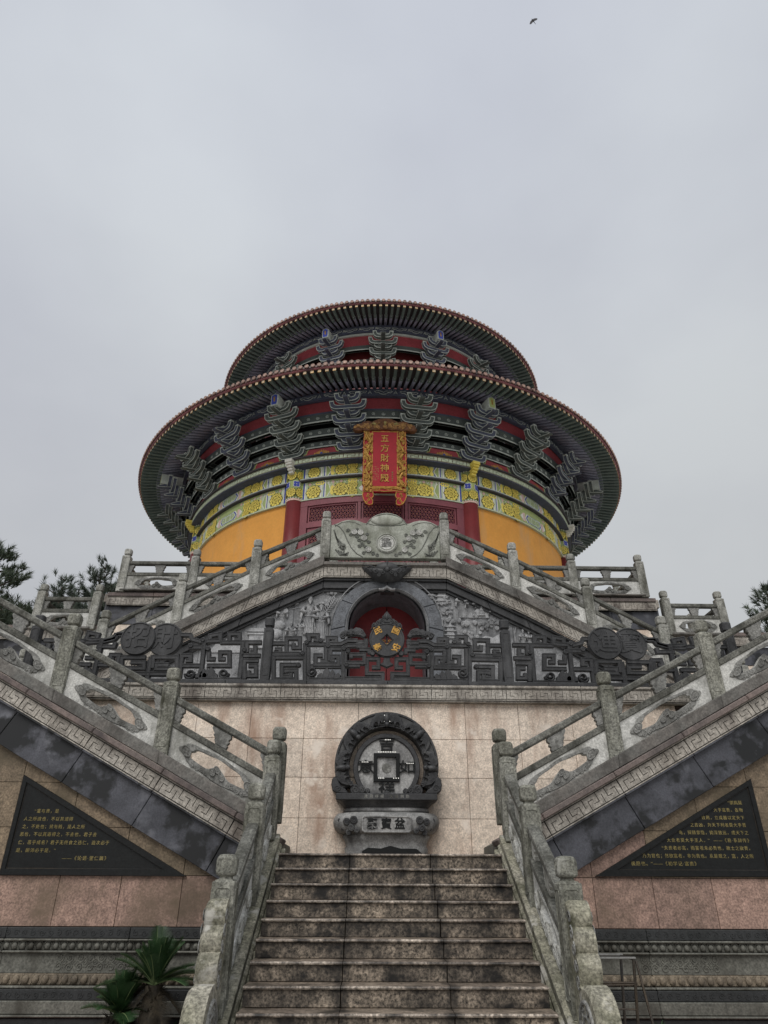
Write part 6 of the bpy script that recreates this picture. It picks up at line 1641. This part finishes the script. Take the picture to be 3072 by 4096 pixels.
for i in range(60):
    x = R_.uniform(-.95, .95); z = 12.86+R_.uniform(0, .20)*(1-abs(x)*.6); m_.sweep(spiral((x, z), R_.uniform(.035, .065), 1.3, 9, R_.random()*6, R_.choice((-1, 1))), bead(.016, -.10-R_.uniform(0, .02)), NB, caps=False)
part('crest_carving', m_, 'crestgold', cr_)
m_ = MB(); m_.smooth = True; m_.sph(NB(0, 13.03, -.13), (.05, .05, .055), 10, 8); m_.sph(NB(0, 12.95, -.14), (.03, .03, .03), 8, 6)
for sx in (-1, 1): m_.sph(NB(sx*.33, 12.98, -.12), (.06, .04, .035), 8, 6)
m_.smooth = False
for sx in (-1, 1):
    for k in range(4): m_.sweep([(sx*.30, 12.98+.01*k), (sx*(.38+.02*k), 13.05-.03*k)], bead(.009, -.14), NB)
part('dragon_heads', m_, 'gold', cr_)
tilt = Matrix.Rotation(-math.atan(-.145), 4, 'X')
def tpl(s, z, t): return T(NB(s, z, t)) @ Matrix.Rotation(math.atan(.145), 4, 'X') @ RXF
for ch, z in zip('五方財神殿', (12.51, 12.17, 11.83, 11.49, 11.15)): put('character', text_mesh(ch, .285, .012, 'goldbright', .003), brd, tpl(0, z, -.036))
for ch, z in zip('歲次丙申年', (11.36, 11.29, 11.22, 11.15, 11.08)): put('small_character', text_mesh(ch, .058, .002, 'gold', 0), brd, tpl(.24, z, -.034))
m_ = MB()
for i in range(4):
    for k in range(9):
        z = 11.55-k*.055; x = -.20-i*.045
        if (i*5+k) % 4: m_.ext([[(x-.008, z-.012), (x+.008, z-.012), (x+.008, z+.012), (x-.008, z+.012)]], -.0315, -.03, NB)
part('faint_inscription', m_, 'gold', brd)
# hanging irons behind the board
m_ = MB(); m_.tube([NB(-.2, 12.7, .06), (-.16, 18.45, 12.75)], .015, 6); m_.tube([NB(.2, 12.7, .06), (.26, 18.45, 12.75)], .015, 6); part('fixing_irons', m_, 'steel', nbd)
# ---------------------------------------------------------------- pines
def pine(label, x, y, z0, h, cr, seed, tufts=520, mk='needle', base=.35, needle=.26, group=None, asym=0):
    R_ = random.Random(seed)
    t = thing('pine_tree', label, 'tree', (x, y, z0), group)
    b = MB(); b.smooth = True
    n = 8; pts = [(x+.15*math.sin(i*.9+seed)*i/n, y+.1*math.cos(i)*i/n, z0+h*i/n*.97) for i in range(n+1)]
    b.tube(pts, [.20*(h/9)*(1-.88*i/n)+.01 for i in range(n+1)], 8); part('trunk', b, 'bark', t)
    lb = MB(); nd = MB(); centers = []
    nb_ = 34
    for k in range(nb_):
        u = base+(1-base)*(k+R_.random())/nb_; z = z0+h*u
        a = k*2.4+R_.random()*.8; L_ = cr*(1-((u-base)/(1-base))**1.6)*R_.uniform(.65, 1.1)+.25
        i_ = min(n-1, int(u*n)); bx = pts[i_][0]; by = pts[i_][1]
        d = Vector((math.cos(a)*(1+asym), math.sin(a), 0)); P = []
        for q in range(5):
            w = q/4; P.append(Vector((bx, by, z))+d*L_*w+Vector((0, 0, L_*(.18*w+.18*w*w))))
        lb.tube(P, [.035*(1-.75*q/4)*(h/9) for q in range(5)], 5)
        m = max(3, int(tufts/nb_*L_/cr))
        for j in range(m):
            w = R_.uniform(.25, 1.05)**.7; c_ = Vector((bx, by, z))+d*L_*w+Vector((R_.gauss(0, .22), R_.gauss(0, .22), L_*(.18*w+.18*w*w)+R_.gauss(.05, .14)))
            ax = (d*.55+Vector((R_.gauss(0, .35), R_.gauss(0, .35), .8))).normalized()
            s1 = ax.cross(Vector((0, 0, 1)) if abs(ax.z) < .9 else Vector((1, 0, 0))).normalized(); s2 = ax.cross(s1)
            for q in range(34):
                ph = R_.random()*2*pi; sp = R_.uniform(.25, 1.25); dd = (ax+(s1*math.cos(ph)+s2*math.sin(ph))*sp).normalized()
                o = c_+ax*R_.uniform(-.16, .12); ln = needle*R_.uniform(.7, 1.15); sw = dd.cross(Vector((R_.random()-.5, R_.random()-.5, R_.random()-.5))).normalized()*.014
                nd.add([o-sw, o+sw, o+dd*ln], [(0, 1, 2)])
    lm_ = lb.mesh('limbs', 'bark'); put('limbs', lm_, t)
    put('crown', nd.mesh('crown', mk), t)
    return t
pine('tall pine tree at the far left edge behind the stair balustrade', -14.9, 24, -1, 12.8, 3.1, 3, 2600, 'needle', .30)
pine('shorter dark pine tree filling the gap under the left terrace balustrade', -12.6, 21.5, -1, 9.4, 2.8, 5, 1700, 'needle', .25)
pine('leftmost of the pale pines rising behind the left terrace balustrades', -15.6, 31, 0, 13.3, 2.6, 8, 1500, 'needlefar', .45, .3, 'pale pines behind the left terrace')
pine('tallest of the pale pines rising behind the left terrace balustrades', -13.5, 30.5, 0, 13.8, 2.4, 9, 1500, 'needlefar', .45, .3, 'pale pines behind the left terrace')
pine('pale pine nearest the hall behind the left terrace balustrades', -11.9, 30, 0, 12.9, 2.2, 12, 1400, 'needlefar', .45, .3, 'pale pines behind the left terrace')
pine('pine tree peeking over the right stair balustrade at the photo edge', 15.9, 25.5, 0, 10.9, 2.2, 15, 1600, 'needle', .35)

# ---------------------------------------------------------------- cycad
def cycad(label, x, y, z0, zt, fr, seed, nf=26, L0=.62, lean=0):
    R_ = random.Random(seed)
    t = thing('cycad', label, 'palm', (x, y, z0), 'cycads by the wall')
    b = MB(); b.tube([(x, y, z0), (x+lean*.5, y, (z0+zt)/2), (x+lean, y, zt)], [.10, .11, .09], 10)
    for i in range(90):
        a = R_.random()*2*pi; z = R_.uniform(z0, zt); q = .11
        b.add([(x+lean*(z-z0)/(zt-z0)+q*math.cos(a+.15), y+q*math.sin(a+.15), z), (x+lean*(z-z0)/(zt-z0)+q*math.cos(a-.15), y+q*math.sin(a-.15), z), (x+lean*(z-z0)/(zt-z0)+(q+.07)*math.cos(a), y+(q+.07)*math.sin(a), z+.05)], [(0, 1, 2)])
    part('trunk', b, 'dry', t)
    for k in range(nf):
        a = k*2.399+seed; el = rad(R_.uniform(12, 80)) if k < nf*.8 else rad(R_.uniform(-55, 0)); L_ = L0*R_.uniform(.8, 1.12)*(1 if k < nf*.8 else .62)
        mkk = 'frond' if k < nf*.8 else 'dry'
        d = Vector((math.cos(a)*math.cos(el), math.sin(a)*math.cos(el)*.8, math.sin(el))); o = Vector((x+lean, y, zt)); P = []
        for q in range(11):
            w = q/10; P.append(o+d*L_*w+Vector((0, 0, -.38*L_*w*w*math.cos(el))))
        fm_ = MB(); fm_.tube(P, [.009*(1-.8*q/10) for q in range(11)], 5, False); o_ = part('frond', fm_, 'frondrib' if mkk == 'frond' else 'dry', t)
        lf = MB()
        for s_ in range(64):
            w = .12+.88*s_/63; i_ = min(9, int(w*10)); u = w*10-i_; c_ = P[i_].lerp(P[i_+1], min(1, u)); dd = (P[i_+1]-P[i_]).normalized()
            sd_ = dd.cross(Vector((0, 0, 1))).normalized(); up = sd_.cross(dd)
            ll = .150*math.sin(min(1, (1.08-w)*2.4)*pi/2)*min(1, .4+w*3)*R_.uniform(.85, 1.1)
            for sg in (-1, 1):
                tip = c_+sd_*sg*ll*.86+dd*ll*.36+up*ll*.25; wv = dd*.0036
                lf.add([c_-wv, c_+wv, tip], [(0, 1, 2)])
        part('leaflets', lf, mkk, o_)
cycad('tall cycad palm with upright green fronds in front of the left carved base', -2.52, 8.75, GZ, -.90, None, 4, 38, .58)
cycad('low shaggy cycad beside the tall one, its fronds dark and drooping', -2.80, 8.70, GZ, -1.15, None, 9, 34, .44, -.03)
def shoot(label, x, seed):
    t = thing('weed', label, 'plant', (x, 9.1, -1.34), 'small shoots at the wall foot')
    R_ = random.Random(seed)
    for k in range(5):
        a = R_.random()*6.3; b = MB(); P = [Vector((x, 9.1, -1.40)), Vector((x+.04*math.cos(a), 9.1+.03*math.sin(a), -1.30)), Vector((x+.10*math.cos(a), 9.1+.06*math.sin(a), -1.26+.03*R_.random()))]
        sw = Vector((-math.sin(a), math.cos(a), 0))*.014
        b.add([P[0]-sw*.3, P[0]+sw*.3, P[1]+sw, P[2], P[1]-sw], [(0, 1, 2, 4), (4, 2, 3)]); part('leaf', b, 'frond', t)
shoot('small green shoot at the foot of the right wall beside the stand', 2.93, 1); shoot('small green shoot at the foot of the left wall beside the cycads', -2.35, 2)

# ---------------------------------------------------------------- metal stand
ms = thing('metal_stand', 'thin dark metal folding stand with a pale top bar before the right wall', 'stand', (2.4, 8.6, GZ))
def rod(nm, p, q, r, mk): 
    b = MB(); b.tube([p, q], r, 8); part(nm, b, mk, ms)
for dy in (0, .42):
    rod('leg', (2.575, 8.55+dy, -.64), (2.50+.0, 8.55+dy, GZ), .016, 'steel'); rod('leg', (1.92, 8.55+dy, -.64), (1.98, 8.55+dy, GZ), .016, 'steel')
rod('brace_leg', (2.60, 8.55, -.655), (2.655, 8.36, GZ), .014, 'steel')
b = MB(); b.box(1.90, 2.60, 8.54, 8.56, -.638, -.618, .004); part('top_bar', b, 'alu', ms)
b = MB(); b.box(1.90, 2.60, 8.96, 8.98, -.638, -.618, .004); part('top_bar', b, 'alu', ms)
rod('cross_rod', (1.93, 8.55, -.845), (2.555, 8.55, -.845), .010, 'steel'); rod('cross_rod', (1.94, 8.55, -.875), (2.55, 8.55, -.862), .008, 'steel'); rod('cross_rod', (2.0, 8.55, -1.06), (2.53, 8.55, -1.075), .009, 'steel')
rod('side_rod', (2.575, 8.55, -.64), (2.575, 8.97, -.64), .012, 'steel'); rod('side_rod', (1.92, 8.55, -.64), (1.92, 8.97, -.64), .012, 'steel')

# ---------------------------------------------------------------- bird
bd = thing('bird', 'small dark bird gliding high in the grey sky at upper right', 'bird', (3.27, 8.0, 17.5))
c_ = Vector((3.27, 8.0, 17.5)); fwd = (rr*-.58+uu*.80).normalized(); side = (rr*.80+uu*.58).normalized(); upb = fw
def BP(a, b_, c): return tuple(c_+fwd*a+side*b_+upb*c)
b = MB(); b.smooth = True
b.tube([BP(-.062, 0, 0), BP(-.03, 0, 0), BP(0, 0, 0), BP(.028, 0, 0), BP(.045, 0, 0), BP(.058, 0, 0)], [.004, .009, .013, .012, .009, .001], 8); part('body', b, 'bird', bd)
for sg in (-1, 1):
    b = MB(); W_pts = [(.024, .006), (.034, .035), (.016, .075), (-.010, .108), (-.030, .102), (-.034, .07), (-.026, .035), (-.020, .006)]
    top = [BP(a, sg*w, .002) for a, w in W_pts]; bot = [BP(a, sg*w, -.0015) for a, w in W_pts]; n = len(W_pts)
    b.add(top+bot, [tuple(range(n)), tuple(range(n, 2*n))]+[(i, (i+1) % n, n+(i+1) % n, n+i) for i in range(n)]); part('wing', b, 'birdwing', bd)
b = MB(); b.add([BP(-.055, -.004, 0), BP(-.055, .004, 0), BP(-.098, .008, 0), BP(-.092, 0, 0), BP(-.098, -.008, 0), BP(-.07, 0, .003)], [(0, 1, 2, 3, 4), (0, 1, 5), (1, 2, 5), (2, 3, 5), (3, 4, 5), (4, 0, 5)]); part('tail', b, 'bird', bd)
